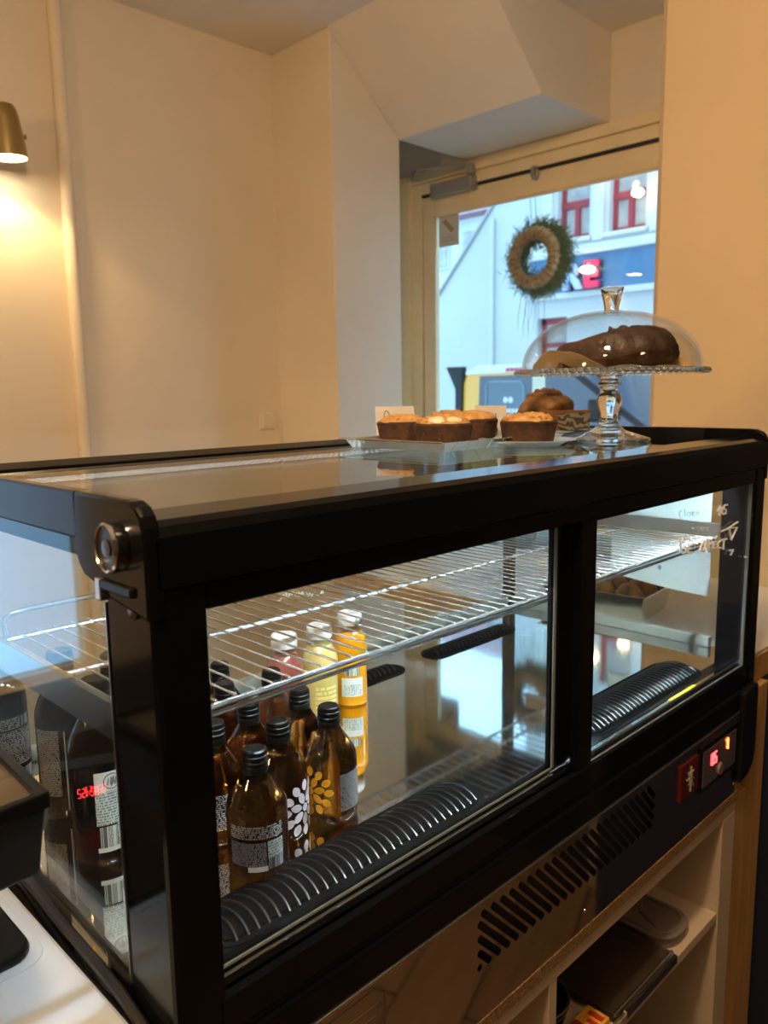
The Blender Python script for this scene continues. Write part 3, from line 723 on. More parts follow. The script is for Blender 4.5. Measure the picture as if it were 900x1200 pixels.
squat(.112, .168, 'amber bottle half hidden by the thick black post, at far left of door glass', 'lines')
squat(.176, .208, 'amber bottle with bare shoulder between the post and white flower bottle', 'lines')
squat(.236, .226, 'plain amber bottle directly behind the white flower bottle', None)
squat(.304, .216, 'plain amber bottle directly behind the orange flower bottle', None)
squat(.252, .300, 'amber bottle under the shelf in front of the pink juice bottle', None)
squat(.176, .280, 'amber bottle seen under the shelf edge beside the thick black post', None)
squat(.322, .296, 'amber bottle touching the pink juice, its black cap close below the shelf', None)
squat(.290, .368, 'rearmost of the squat amber bottles, its cap showing through the shelf wires', None)

# tall dark bottles along the left end glass
TR, TH = .0325, .196
TG_ = MB().lathe([(0, .002), (.024, .0015), (.030, 0), (TR, .006), (TR, .118), (.0315, .127), (.027, .140), (.0175, .158), (.0140, .165), (.0138, .172), (0, .172)], 40).build('k', MT['dark_glass'], loc=(0, 0, 0))
TC_ = MB().lathe([(0, .196), (.0125, .196), (.0145, .1945), (.0150, .191), (.0150, .184), (.0144, .183), (.0152, .182), (.0152, .178), (.0146, .177), (.0152, .176), (.0148, .166), (0, .166)], 32).build('k', MT['cap_black'], loc=(0, 0, 0))
TG, TC = TG_.data, TC_.data; bpy.data.objects.remove(TG_); bpy.data.objects.remove(TC_)
def tall(x, y, label, kind):
    r = empty('dark_bottle', (x, y, IF), label, 'bottle', 'tall dark bottles along the left end glass')
    child('bottle_glass', TG, r); child('screw_cap', TC, r)
    ph = phase(x, y); rr = TR + .0004
    def pt(name, mat, a0, a1, z0, z1, t=.0004): return MB().cylpatch(rr, ph + a0, ph + a1, z0, z1, t=t).build(name, MT[mat], r)
    if kind == 'paper':
        pt('paper_label', 'print_paper', -.22, .85, .046, .083); pt('paper_label', 'label_white', -.22, .85, .083, .104); pt('barcode', 'barcode', -.15, .38, .021, .044); pt('paper_label', 'print_paper', .41, .85, .021, .046); pt('paper_label', 'label_white', -.22, .85, .016, .021)
        em = MB(); ring = [(ph + .31 + .0082 * cos(2 * pi * k / 22) / rr, .0935 + .0082 * sin(2 * pi * k / 22)) for k in range(22)]
        r2 = rr + .0006
        em.tube([(r2 * cos(a), r2 * sin(a), z) for a, z in ring], .0005, 5, closed=True)
        for q in ([(.34, .090), (.38, .097), (.44, .090), (.47, .098)], [(.46, .088), (.54, .0985), (.53, .090), (.62, .097)], [(.58, .089), (.64, .095)]):
            em.tube([(r2 * cos(ph + a - .17), r2 * sin(ph + a - .17), z) for a, z in q], .0006, 5)
        em.build('round_logo', MT['card_ink'], r)
    elif kind == 'lined':
        pt('paper_label', 'print_grey', -1.15, -.25, .030, .110)
        b = MB()
        for a in (-.05, .75): b.tube([(rr * cos(ph + a), rr * sin(ph + a), z) for z in (.012, .108)], .0007, 5)
        b.build('printed_frame', MT['print_white'], r)
        for z in (.052, .066, .078): pt('printed_symbol', 'print_white', .1, .6, z, z + .006)
    elif kind == 'text':
        pt('printed_text', 'print_white', -.4, 1.2, .040, .085); pt('barcode', 'barcode_clear', .75, 1.15, .088, .101); pt('printed_text', 'print_white', -.4, .7, .088, .102); pt('barcode', 'barcode_clear', .6, 1.2, .018, .034)
    return r
tall(.072, .268, 'tall dark bottle with pale barcode label and round logo right behind end glass', 'paper')
tall(.124, .330, 'tall dark bottle half hidden behind the one with barcode label', 'plain')
tall(.086, .388, 'tall dark bottle with grey text label and thin printed frame lines', 'lined')
tall(.048, .492, 'tall dark bottle with white printed text at far left behind the black display head', 'text')

# juice bottles
JP = [(0, .0015), (.022, .0), (.0255, .003), (.0265, .008), (.0262, .050), (.0265, .078), (.0258, .083), (.0270, .089), (.0268, .098), (.0235, .110), (.0180, .119)]
JN = [(.0180, .119), (.0162, .124), (.0158, .130), (0, .130)]
def lat_data(prof, mat, n=36):
    ob = MB().lathe(prof, n).build('k', MT[mat], loc=(0, 0, 0)); me = ob.data; bpy.data.objects.remove(ob); return me
JNECK = lat_data([(.0180, .1175), (.0182, .119), (.0164, .124), (.0158, .131), (.0148, .131), (.0152, .124), (.0170, .1175)], 'dome')
JCAP = lat_data([(0, .148), (.0165, .148), (.0185, .1465), (.0190, .143), (.0190, .131), (.0180, .1295), (0, .1295)], 'cap_white')
JBODY = {k: lat_data(JP + [(.0150, .1185), (0, .1185)], k) for k in ('juice_orange', 'juice_pale', 'juice_pink')}
def juice(x, y, mat, label):
    r = empty('juice_bottle', (x, y, IF), label, 'bottle', 'white capped juice bottles under the shelf')
    child('bottle_body', JBODY[mat], r); child('bottle_neck', JNECK, r); child('screw_cap', JCAP, r)
    ph = phase(x, y); rr = .0266
    def pt(name, m_, a0, a1, z0, z1): return MB().cylpatch(rr, ph + a0, ph + a1, z0, z1).build(name, MT[m_], r)
    if mat == 'juice_orange': pt('paper_label', 'label_white', -.55, .75, .018, .048); pt('printed_text', 'print_paper', -.5, .7, .020, .038); pt('barcode', 'barcode', -.35, .55, .052, .064)
    if mat == 'juice_pale': pt('printed_text', pale_print, -.3, 1.0, .012, .062)
    if mat == 'juice_pink': pt('paper_label', 'label_white', .5, 1.3, .018, .050)
    return r
MT['pale_print'] = print_mat('yellow_print', (.80, .66, .22, 1), freq=140, cell=120, thr=.42); pale_print = 'pale_print'
juice(.398, .366, 'juice_pink', 'pink juice bottle with white cap, left of the yellow ones')
juice(.462, .364, 'juice_pale', 'pale yellow lemonade bottle with white cap between pink and orange juice')
juice(.540, .382, 'juice_orange', 'orange juice bottle with white cap and square white label')
# ------------------------------------------------------------------ on top of the case
TZ = -.0190
def wobf(seed, amp, k=(3, 5, 8)):
    rnd = random.Random(seed); ph = [rnd.uniform(0, 6.28) for _ in range(9)]
    return lambda a, r=0, z=0: 1 + amp * (sin(k[0] * a + ph[0]) * .5 + sin(k[1] * a + ph[1] + z * 60) * .3 + sin(k[2] * a + ph[2]) * .2)
def lump(seed, amp, f=9):
    rnd = random.Random(seed); q = [(rnd.uniform(-1, 1), rnd.uniform(-1, 1), rnd.uniform(-1, 1), rnd.uniform(0, 6.28), rnd.uniform(.5, 1.3)) for _ in range(10)]
    def fn(x, y, z):
        return 1 + amp * sum(sin((a * x + b * y + c * z) * f * e + d) for a, b, c, d, e in q) / 4
    return fn
def muffin(x, y, z, r, h, seed, label, cream=0):
    t = empty('small_round_cake', (x, y, z), label, 'cake', 'small round cakes with streusel on the case top')
    w = wobf(seed, .05)
    MB().lathe([(0, 0), (r * .80, 0), (r * .86, .002), (r * .97, h * .62), (r, h * .74), (r * .93, h * .80), (0, h * .80)], 40, wob=w).build('cake_body', MT['cake_brown'], t)
    f = lump(seed, .06, 7)
    top = MB().ball((0, 0, h * .78), (r * .90, r * .90, h * .26), 48, 16, f); top.build('streusel_top', MT['streusel'], t)
    rnd = random.Random(seed); cr = MB()
    for k in range(70):
        a = rnd.uniform(0, 6.28); q = r * .82 * math.sqrt(rnd.random()); zz = h * .78 + h * .25 * math.sqrt(max(0, 1 - (q / (r * .9)) ** 2))
        s = rnd.uniform(.0018, .0045); cr.ball((q * cos(a), q * sin(a), zz), (s, s * 1.1, s * .7), 7, 5)
    cr.build('crumbs', MT['streusel'], t)['kind'] = 'stuff'
    if cream:
        c_ = MB()
        for k in range(cream):
            a = phase(x, y) + (k - (cream - 1) / 2) * .95 + .1; q = r * .56
            c_.ball((q * cos(a), q * sin(a), h * .86), (r * .34, r * .34, h * .15), 18, 10, lump(seed + k, .08, 5))
        c_.build('icing', MT['cream'], t)
    return t
def bread_tray():
    t = empty('metal_serving_tray', (.72, .42, TZ), 'shallow silver tray with flared lip carrying four small round cakes', 'tray')
    o = (.72, .42, TZ)
    def ring(k, z): return [(.645 - k, .275 - k, z), (.965 + k, .285 - k, z), (.975 + k, .530 + k * .2, z), (.642 - k, .478 + k * .2, z)]
    m = MB(); levels = [(0, TZ + .0004), (.012, TZ + .0150), (.022, TZ + .0165), (.022, TZ + .0155), (.012, TZ + .0138), (0, TZ + .0014)]
    vs = []; fs = []
    for k, z in levels: vs += ring(k, z)
    for i in range(len(levels) - 1):
        for j in range(4): l = (j + 1) % 4; fs.append((i * 4 + j, i * 4 + l, i * 4 + 4 + l, i * 4 + 4 + j))
    fs += [(0, 1, 2, 3), (20, 21, 22, 23)]
    m.add(vs, fs).build('tray_pan', MT['tin'], t, o)
    rg = MB()
    for i in range(9):
        x = .66 + i * .030; rg.tube([(x, .2745, TZ + .001), (x, .2625, TZ + .0150)], .0016, 5)
    rg.build('lip_ridge', MT['tin'], t, o)
    MB().tube([(.622, .26, TZ + .0162), (.619, .484, TZ + .0162)], .0015, 6).build('lip_edge', pbr('warm_reflecting_edge', (.75, .68, .5, 1), .25, 1., var=0), t, o)  # warm light on the lip put into the edge's metal colour
bread_tray()
muffin(.732, .448, -.0170, .0425, .049, 1, 'round cake on the tray beside the grey card, leftmost in its row')
muffin(.698, .322, -.0170, .048, .050, 2, 'round cake with white icing patches at near corner of the tray', 2)
muffin(.838, .372, -.0170, .043, .052, 3, 'round cake on the tray half hidden behind the one on the silver plate')
muffin(.902, .480, -.0170, .043, .051, 4, 'round cake at the back of the tray, only its crown showing')
# silver plate
pt_ = MB().lathe([(0, .0010), (.048, .0010), (.052, .0016), (.066, .0085), (.080, .0110), (.0815, .0102), (.080, .0095), (.066, .0068), (.053, 0), (0, 0)], 56)
tag(pt_.build('silver_plate', MT['tin'], loc=(.842, .262, TZ)), 'round silver plate with wide rim under a single small cake', 'plate')
muffin(.838, .258, TZ + .0012, .048, .051, 5, 'round cake standing alone on the round silver plate')
# cards
def card(x0, y0, x1, y1, z0, z1, lean, name, label, ink):
    t = empty(name, ((x0 + x1) / 2, (y0 + y1) / 2, z0), label, 'price card'); o = ((x0 + x1) / 2, (y0 + y1) / 2, z0)
    d = Vector((x1 - x0, y1 - y0, 0)).normalized(); n = Vector((d.y, -d.x, 0))
    def P(u, z, k=0): w = Vector((x0, y0, 0)) + (Vector((x1 - x0, y1 - y0, 0)) * u) - n * ((z - z0) * lean) + n * k; return (w.x, w.y, z)
    m = MB(); vs = [P(0, z0), P(1, z0), P(1, z1), P(0, z1), P(0, z0, -.0008), P(1, z0, -.0008), P(1, z1, -.0008), P(0, z1, -.0008)]
    m.add(vs, [(0, 1, 2, 3), (7, 6, 5, 4), (0, 4, 5, 1), (1, 5, 6, 2), (2, 6, 7, 3), (3, 7, 4, 0)]); m.build('card_sheet', MT['card'], t, o)
    # folded foot
    m = MB(); m.add([P(0, z0), P(1, z0), P(1, z0, -.03), P(0, z0, -.03), P(0, z0 + .0008), P(1, z0 + .0008), P(1, z0 + .0008, -.03), P(0, z0 + .0008, -.03)], [(0, 1, 2, 3), (7, 6, 5, 4), (0, 4, 5, 1), (1, 5, 6, 2), (2, 6, 7, 3), (3, 7, 4, 0)]); m.build('card_foot', MT['card'], t, o)
    k = MB(); ink(k, lambda u, v: P(u, z0 + v * (z1 - z0), .0006)); k.build('card_mark', MT['card_ink'], t, o)
def ink1(k, P):
    k.tube([P(.28 + .07 * cos(a), .72 + .16 * sin(a)) for a in [i * .5 for i in range(12)]], .0007, 5)
    k.tube([P(.34, .60), P(.40, .56)], .0006, 5)
def ink2(k, P):
    for i in range(4): k.tube([P(.25 + .12 * i, .55), P(.30 + .12 * i, .75), P(.34 + .12 * i, .5)], .0007, 5)
card(.765, .543, .828, .504, TZ + .0005, .046, .15, 'price_card', 'grey card with small ring mark standing behind the left round cake', ink1)
card(1.012, .508, 1.058, .462, TZ + .0005, .042, .15, 'price_card', 'pale card with faint writing standing below the yellow car window', ink2)
# glass plate with bun and strudel slice
GP = (1.110, .385)
gp = MB().lathe([(0, 0), (.050, 0), (.055, .003), (.078, .010), (.080, .0115), (.078, .0125), (.053, .0055), (0, .004)], 48)
tag(gp.build('glass_plate', MT['crystal'], loc=(GP[0], GP[1], TZ)), 'low clear glass plate under the bun and filled slice', 'plate')
bn = empty('round_bun', (1.118, .408, TZ + .0145), 'big brown bun with dark sugared crown behind the filled slice', 'bun')
MB().ball((0, 0, .040), (.058, .052, .039), 54, 30, lump(11, .11, 4)).build('bun_body', MT['bun'], bn)
sp = MB(); pts = []
for i in range(40):
    a = i * .38; q = .044 * (1 - i / 44); pts.append((q * cos(a), q * .9 * sin(a), .036 + .039 * math.sqrt(max(0, 1 - (q / .056) ** 2)) + .001))
sp.tube(pts, [.0045 + .002 * sin(i * 1.7) for i in range(40)], 7).build('sugar_swirl', MT['bun'], bn)
fs = empty('strudel_slice', (1.094, .336, TZ + .0125), 'cake slice with layered poppy filling beside the crystal stem', 'cake slice', rz=-.60)
MB().box(-.034, .034, -.018, .018, 0, .034).build('filling', MT['swirl'], fs, bevel=.003)
MB().prism([(-.046, -.0195), (-.033, -.0195), (-.033, .0195), (-.046, .0195)], 2, 0, .0345).box(-.046, .036, -.0195, .0195, .0340, .0385).box(-.046, .036, .0180, .0205, 0, .036).build('crust', MT['crust'], fs, bevel=.003)
for q, (x, y, s, lb) in enumerate(((.960, .44, .020, 'small dark baked piece just right of the hidden round cake'), (.985, .395, .017, 'small dark baked piece between silver plate and the bun'))):
    tag(MB().ball((0, 0, s * .7), (s * 1.5, s, s * .7), 24, 12, lump(31 + q, .08, 6)).build('dark_pastry', MT['choc'], loc=(x, y, TZ + .0012)), lb, 'pastry')

# cake stand
SX, SY, PZ = 1.014, .208, .1035
cs = empty('cake_stand', (SX, SY, TZ), 'clear pressed glass cake stand on a knobbed stem with beaded rim', 'cake stand')
foot = [(0, .0045), (.030, .0045), (.060, .0), (.0715, .0), (.0735, .0025), (.0715, .0060), (.050, .0120), (.030, .0185), (.0195, .0280), (.0150, .0390), (.0165, .0500), (.0215, .0640), (.0225, .0720), (.0200, .0800), (.0150, .0870), (.0140, .0920), (.0165, .0960), (.0215, .0985), (.0200, .1030), (.0155, .1060), (.0190, .1120), (.0270, .1160), (0, .1165)]
MB().lathe(foot, 48).build('stem', MT['crystal'], cs)
pz = PZ - TZ
MB().lathe([(0, pz - .0055), (.148, pz - .0045), (.1600, pz - .0035), (.1615, pz + .0015), (.1600, pz + .0030), (.148, pz - .0005), (0, pz - .0010)], 72).build('plate', MT['dome'], cs)
bd = MB()
for k in range(84):
    a = 2 * pi * k / 84; bd.ball((.1612 * cos(a), .1612 * sin(a), pz - .0012), (.0060, .0060, .0052), 8, 6)
bd.build('beaded_rim', MT['crystal'], cs)
# dome
DR = .1535
def arc(R, H, n, z0=0): return [(R * cos(pi / 2 * i / n) if i < n else 0, z0 + H * math.pow(sin(pi / 2 * i / n), .88)) for i in range(n + 1)]
outer = arc(DR, .1040, 20); inner = arc(DR - .0035, .1010, 20)[::-1]
dm = empty('glass_dome', (SX, SY, PZ + .0002), 'clear glass dome with flared knob covering the chocolate cake', 'dome')
MB().lathe(outer + inner + [(DR - .0035, .0)], 72).build('cover', MT['dome'], dm)
MB().lathe([(DR + .001, 0), (DR + .002, .002), (DR + .0005, .004), (DR - .004, .004), (DR - .004, 0)], 72, close=True).build('rim', MT['crystal'], dm)
MB().lathe([(0, .1042), (.0120, .1040), (.0125, .108), (.0135, .114), (.0195, .139), (.0205, .1425), (.0180, .1430), (.0165, .1390), (.0095, .1330), (0, .1325)], 32).build('knob', MT['crystal'], dm)
# parchment and cake
ph_ = MB(); n = 40; vs = []; rnd = random.Random(5)
for rad in (0, .05, .09, .115, .128):
    for k in range(n):
        a = 2 * pi * k / n; zz = .0010 + (.0 if rad < .06 else .006 * abs(sin(5 * a + 1)) * (rad / .128) ** 2 + (.030 * max(0, sin(2 * a + 2.2)) * ((rad - .06) / .068) ** 2))
        q = rad * (1 + .06 * sin(4 * a)); vs.append((q * cos(a), q * sin(a), zz))
fs = []
for i in range(4):
    for k in range(n): l = (k + 1) % n; fs.append((i * n + k, i * n + l, (i + 1) * n + l, (i + 1) * n + k))
vs2 = [(x, y, z - .0008) for x, y, z in vs]; off = len(vs); fs2 = [tuple(reversed([q + off for q in f])) for f in fs]
rim = [((4 * n) + k, (4 * n) + off + k, (4 * n) + off + (k + 1) % n, (4 * n) + (k + 1) % n) for k in range(n)]
tag(ph_.add(vs + vs2, fs + fs2 + rim, 0, True).build('baking_paper', MT['parchment'], loc=(SX, SY, PZ + .0008)), 'crinkled brown baking paper under the chocolate cake', 'baking paper')
# half of a fluted ring cake, cut face towards the left
ck = empty('chocolate_cake', (SX + .010, SY + .0, PZ + .0020), 'dark chocolate ring cake cut in half under the glass dome', 'cake')
cc = MB(); NA, NP = 60, 22; rnd = random.Random(9)
a0, a1 = R_(-95), R_(100)
vs = []; fs = []
for i in range(NA + 1):
    a = a0 + (a1 - a0) * i / NA; fl = 1 + .11 * abs(sin(a * 8)) - .05
    for j in range(NP):
        p = 2 * pi * j / NP; rx, rz = .047, .043
        hump = (1 + .06 * sin(a * 17 + p * 3) * (1 if sin(p) > 0 else 0)) * fl
        q = .062 + rx * cos(p) * hump; zz = max(0.0, .026 + rz * sin(p) * (hump if sin(p) > 0 else .62))
        vs.append((q * cos(a), q * sin(a), zz))
for i in range(NA):
    for j in range(NP): l = (j + 1) % NP; fs.append((i * NP + j, i * NP + l, (i + 1) * NP + l, (i + 1) * NP + j))
cc.add(vs, fs, 0, True); cc.f += [tuple(range(NP))[::-1], tuple(NA * NP + k for k in range(NP))]; cc.m += [1, 1]; cc.sm += [False, False]
co_ = cc.build('cake_body', [MT['choc'], MT['choc_cut']], ck); co_.rotation_euler = (0, 0, R_(-62))
sl = MB().prism([(-.056, 0), (-.058, .016), (-.050, .038), (-.038, .048), (-.020, .050), (.004, .058), (.030, .066), (.050, .068), (.050, 0)], 1, -.028, .028)
sl_ = sl.build('cut_slice', MT['choc_cut'], ck, bevel=.005); sl_.location = (-.034, .030, 0); sl_.rotation_euler = (0, 0, R_(-42))
# ------------------------------------------------------------------ right of the case
CTZ = -.430
wt = empty('wooden_worktop', (1.5, .40, CTZ - .057), 'white topped side counter with golden wooden front edge right of the case', 'worktop')
o = (1.5, .40, CTZ - .057)
MB().box(1.225, 1.797, .016, 1.2, CTZ - .057, CTZ - .006).build('wood_edge', MT['wood_gold'], wt, o, bevel=.002)
MB().box(1.225, 1.797, .019, 1.2, CTZ - .006, CTZ).build('white_top', MT['worktop_white'], wt, o)
tag(MB().prism([(1.153, FZ), (1.285, FZ), (1.285, CTZ - .058), (1.206, CTZ - .058), (1.206, -.6795), (1.153, -.6795)], 1, .004, .09).build('wooden_post_panel', MT['wood_gold'], org=(1.22, .04, FZ), bevel=.002), 'upright golden wooden board closing the counter at the right edge', 'panel')
ff = empty('navy_fridge', (1.55, .1, FZ), 'dark navy undercounter fridge in the shadow at the lower right edge', 'fridge')  # navy block added to darken the steel panel's reflection and the gap behind
o = (1.55, .1, FZ)
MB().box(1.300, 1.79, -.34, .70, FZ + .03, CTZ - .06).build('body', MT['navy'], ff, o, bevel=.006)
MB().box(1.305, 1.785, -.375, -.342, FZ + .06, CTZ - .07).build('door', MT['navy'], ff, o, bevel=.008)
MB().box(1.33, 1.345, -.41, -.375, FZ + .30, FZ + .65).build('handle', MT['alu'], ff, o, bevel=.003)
for x in (1.33, 1.75):
    for y in (-.30, .65): MB().lathe([(0, 0), (.018, 0), (.018, .03), (0, .03)], 14, c=(x, y, FZ)).build('foot', MT['black_matt'], ff, o)
# sheets hung on the outside of the right end glass
CK = [[(0.153, -0.161), (0.158, -0.166), (0.157, -0.176), (0.152, -0.176)], [(0.148, -0.159), (0.146, -0.173)], [(0.136, -0.164), (0.142, -0.164), (0.143, -0.17), (0.138, -0.172), (0.136, -0.168), (0.136, -0.164)], [(0.133, -0.161), (0.132, -0.17)], [(0.128, -0.161), (0.132, -0.166), (0.127, -0.17)], [(0.122, -0.161), (0.125, -0.163), (0.124, -0.167), (0.121, -0.166), (0.12, -0.162), (0.122, -0.161)]]
s1 = empty('paper_sheet', (1.205, .19, -.182), 'upper white paper sheet with faint pencil word on right end glass', 'paper sheet'); o = (1.205, .19, -.182)
MB().box(1.2045, 1.2055, .096, .310, -.182, -.050).build('sheet', MT['paper'], s1, o)
strokes(MB(), CK, lambda y, z: (1.2040, y, z), .0007).build('pencil_word', MT['ink_grey'], s1, o)
s2 = empty('paper_sheet', (1.205, .19, -.32), 'lower white paper sheet with curved bottom edge and one dark dot', 'paper sheet'); o = (1.205, .19, -.32)
pts = [(.094, -.226), (.300, -.215)] + [(.300 - .208 * k / 10, -.306 - .016 * sin(pi * .5 * k / 10)) for k in range(11)]
MB().prism(pts, 0, 1.2045, 1.2055).build('sheet', MT['paper'], s2, o)
k = MB().ball((1.2042, .194, -.280), (.0006, .0040, .0050), 14, 8); k.build('dark_dot', MT['ink_grey'], s2, o)
# loaf tin with baked pieces on the side counter
LTX, LTY = 1.345, .385
lt = empty('loaf_tin', (LTX, LTY, CTZ), 'rectangular steel tin of baked pieces behind the right end glass', 'baking tin', rz=0.1)
lv = [(.075, .105, 0), (.088, .120, .062), (.096, .128, .064), (.096, .128, .062), (.086, .118, .060), (.073, .103, .0025)]
vs = []; fs = []
for a, b, z in lv: vs += [(-a, -b, z), (a, -b, z), (a, b, z), (-a, b, z)]
for i in range(5):
    for j in range(4): l = (j + 1) % 4; fs.append((i * 4 + j, i * 4 + l, i * 4 + 4 + l, i * 4 + 4 + j))
fs += [(3, 2, 1, 0), (20, 21, 22, 23)]
MB().add(vs, fs).build('tin_pan', MT['tin_gold'], lt, bevel=.004)
i = 0
for x in (-.038, .036):
    for y in (-.066, 0, .066):
        i += 1
        tag(MB().ball((0, 0, .030), (.034, .032, .030), 24, 14, lump(40 + i, .06, 6)).build('baked_piece', MT['bun'], loc=(LTX + x - .1 * y, LTY + y + .1 * x, CTZ + .0175)), 'brown baked piece lying in the steel loaf tin', 'pastry', 'baked pieces in the loaf tin')
# ------------------------------------------------------------------ counter under the case
tag(MB().box(-.30, 1.15, -.001, .62, -.6785, BZ).build('chipboard_worktop', MT['chip'], org=(.4, .3, -.6785)), 'raw edged chipboard worktop carrying the display case', 'worktop')
cbn = empty('shelf_cabinet', (.6, .3, FZ), 'pale open shelf cabinet below the chipboard worktop', 'cabinet'); o = (.6, .3, FZ)
CT = -.6790
MB().box(-.28, 1.149, .002, .60, CT - .022, CT).build('top_panel', MT['laminate'], cbn, o, bevel=.001)
MB().box(1.092, 1.149, .002, .60, FZ + .07, CT - .0225).build('side_panel', MT['laminate'], cbn, o, bevel=.001)
MB().box(-.28, -.262, .002, .60, FZ + .07, CT - .0225).build('side_panel', MT['laminate'], cbn, o, bevel=.001)
MB().box(.538, .556, .003, .58, FZ + .09, CT - .0225).build('divider', MT['laminate'], cbn, o, bevel=.001)
MB().box(.557, 1.0915, .004, .58, -.900, -.882).build('shelf', MT['laminate'], cbn, o, bevel=.001)
MB().box(-.261, .537, .004, .58, -.930, -.912).build('shelf', MT['laminate'], cbn, o, bevel=.001)
MB().box(-.26, 1.0915, .582, .598, FZ + .07, CT - .0225).build('back_panel', MT['laminate_in'], cbn, o)
MB().box(-.26, 1.0915, .004, .58, FZ + .07, FZ + .09).build('bottom_panel', MT['laminate'], cbn, o)
MB().box(-.27, 1.14, .05, .07, FZ, FZ + .07).box(-.27, 1.14, .55, .57, FZ, FZ + .07).build('plinth', MT['black_matt'], cbn, o)
SHZ = -.882
# grey plastic tub with rounded corners
def rrect(x0, x1, y0, y1, r, n=5):
    P = []
    for cx, cy, a in ((x1 - r, y0 + r, -pi / 2), (x1 - r, y1 - r, 0), (x0 + r, y1 - r, pi / 2), (x0 + r, y0 + r, pi)):
        for i in range(n + 1): q = a + pi / 2 * i / n; P.append((cx + r * cos(q), cy + r * sin(q)))
    return P
tb = empty('plastic_tub', (.965, .08, SHZ), 'grey round cornered plastic tub with sunken lid on the cabinet shelf', 'tub'); o = (.965, .08, SHZ)
MB().prism(rrect(.924, 1.016, .018, .150, .034), 2, SHZ + .0002, SHZ + .020).build('tub_body', MT['plastic_grey'], tb, o, bevel=.003)
MB().prism(rrect(.919, 1.021, .013, .155, .038), 2, SHZ + .0202, SHZ + .0245).build('lid', MT['plastic_grey'], tb, o, bevel=.0015)
MB().tube([(p[0], p[1], SHZ + .0255) for p in rrect(.930, 1.010, .024, .144, .030)], .0025, 6, closed=True).tube([(.945, .05, SHZ + .0252), (.965, .09, SHZ + .0256), (.99, .10, SHZ + .0252)], .002, 6).build('lid_ridge', MT['plastic_grey'], tb, o)
pn_ = empty('baking_pan', (.815, .10, SHZ), 'low dark baking pan with bright steel front rim on the cabinet shelf', 'pan'); o = (.815, .10, SHZ)
lv = [(0, .0002), (.004, .020), (.010, .0215), (.010, .020), (.002, .0185), (-.004, .010)]
vs = []; fs = []
for k, z in lv: vs += [(.728 - k, .010 - k * .5, SHZ + z), (.900 + k, .010 - k * .5, SHZ + z), (.900 + k, .26 + k, SHZ + z), (.728 - k, .26 + k, SHZ + z)]
for i in range(5):
    for j in range(4): l = (j + 1) % 4; fs.append((i * 4 + j, i * 4 + l, i * 4 + 4 + l, i * 4 + 4 + j))
fs += [(3, 2, 1, 0), (20, 21, 22, 23)]
MB().add(vs, fs).build('pan_body', pbr('dark_steel_pan', (.085, .065, .045, 1), .4, .5, var=.15), pn_, o)
MB().tube([(.718, .0045, SHZ + .021), (.910, .0045, SHZ + .021)], .0030, 8).box(.742, .912, -.004, .0025, SHZ + .004, SHZ + .018).build('bright_rim', MT['chrome'], pn_, o)
bw = empty('black_bowl', (.655, .105, SHZ), 'low black bowl with chrome bands beside the cabinet divider', 'bowl')
MB().lathe([(0, .0002), (.040, .0002), (.046, .006), (.052, .034), (.054, .037), (.050, .037), (.044, .008), (0, .006)], 36).build('bowl_body', MT['black_soft'], bw)
MB().lathe([(.0535, .0365), (.0548, .038), (.0535, .0395), (.0500, .038)], 36, close=True).lathe([(.0515, .026), (.0525, .0275), (.0518, .029), (.050, .0275)], 36, close=True).lathe([(.0480, .015), (.0495, .0165), (.0490, .018), (.047, .0165)], 36, close=True).build('chrome_band', MT['chrome'], bw)
pk = empty('red_packet', (.648, .03, SHZ), 'red food packet with yellow corner in front of the black bowl', 'packet'); o = (.648, .03, SHZ)
MB().box(.572, .712, .008, .046, SHZ + .0002, SHZ + .020).build('packet', MT['red_pack'], pk, o, bevel=.004)
MB().box(.672, .7125, .0075, .0465, SHZ + .0005, SHZ + .0206).build('yellow_panel', MT['yellow_pack'], pk, o, bevel=.003)
MB().box(.694, .704, .012, .036, SHZ + .0204, SHZ + .0210).box(.680, .688, .012, .030, SHZ + .0204, SHZ + .0210).build('red_mark', MT['red_pack'], pk, o)
# lower level: green bag
gb = MB().ball((.90, .16, FZ + .09 + .12), (.13, .11, .12), 30, 20, lump(71, .08, 5))
tag(gb.build('green_bag', MT['green_bag'], org=(.90, .16, FZ + .09)), 'crumpled dark green bag below the cabinet shelf', 'bag')
tag(MB().box(.60, .72, .08, .30, FZ + .0905, FZ + .33).build('cardboard_box', MT['chip'], org=(.66, .19, FZ + .09), bevel=.003), 'brown cardboard box below the cabinet shelf', 'box')
# ------------------------------------------------------------------ left of the case: white till, display head, cables
TL = -.440
till = empty('white_till', (-.20, .06, -.66), 'white machine body with black inset pad at the lower left edge', 'till'); o = (-.20, .06, -.66)
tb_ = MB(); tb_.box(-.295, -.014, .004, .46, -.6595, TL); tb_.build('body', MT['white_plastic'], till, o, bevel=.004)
pd = MB().prism(rrect(-.24, -.037, .187, .44, .02), 2, TL + .0002, TL + .012); pd.build('black_pad', MT['black_soft'], till, o, bevel=.004)
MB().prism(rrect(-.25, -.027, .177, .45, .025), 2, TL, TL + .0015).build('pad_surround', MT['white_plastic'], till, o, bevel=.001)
tag(MB().box(-.30, -.005, -.24, .0, -.70, -.661).box(-.30, -.26, -.24, .62, FZ, -.701).box(-.30, -.005, -.24, -.20, FZ, -.701).build('white_side_counter', MT['worktop_white'], org=(-.15, -.1, FZ)), 'white side counter carrying the white till', 'counter') if False else None
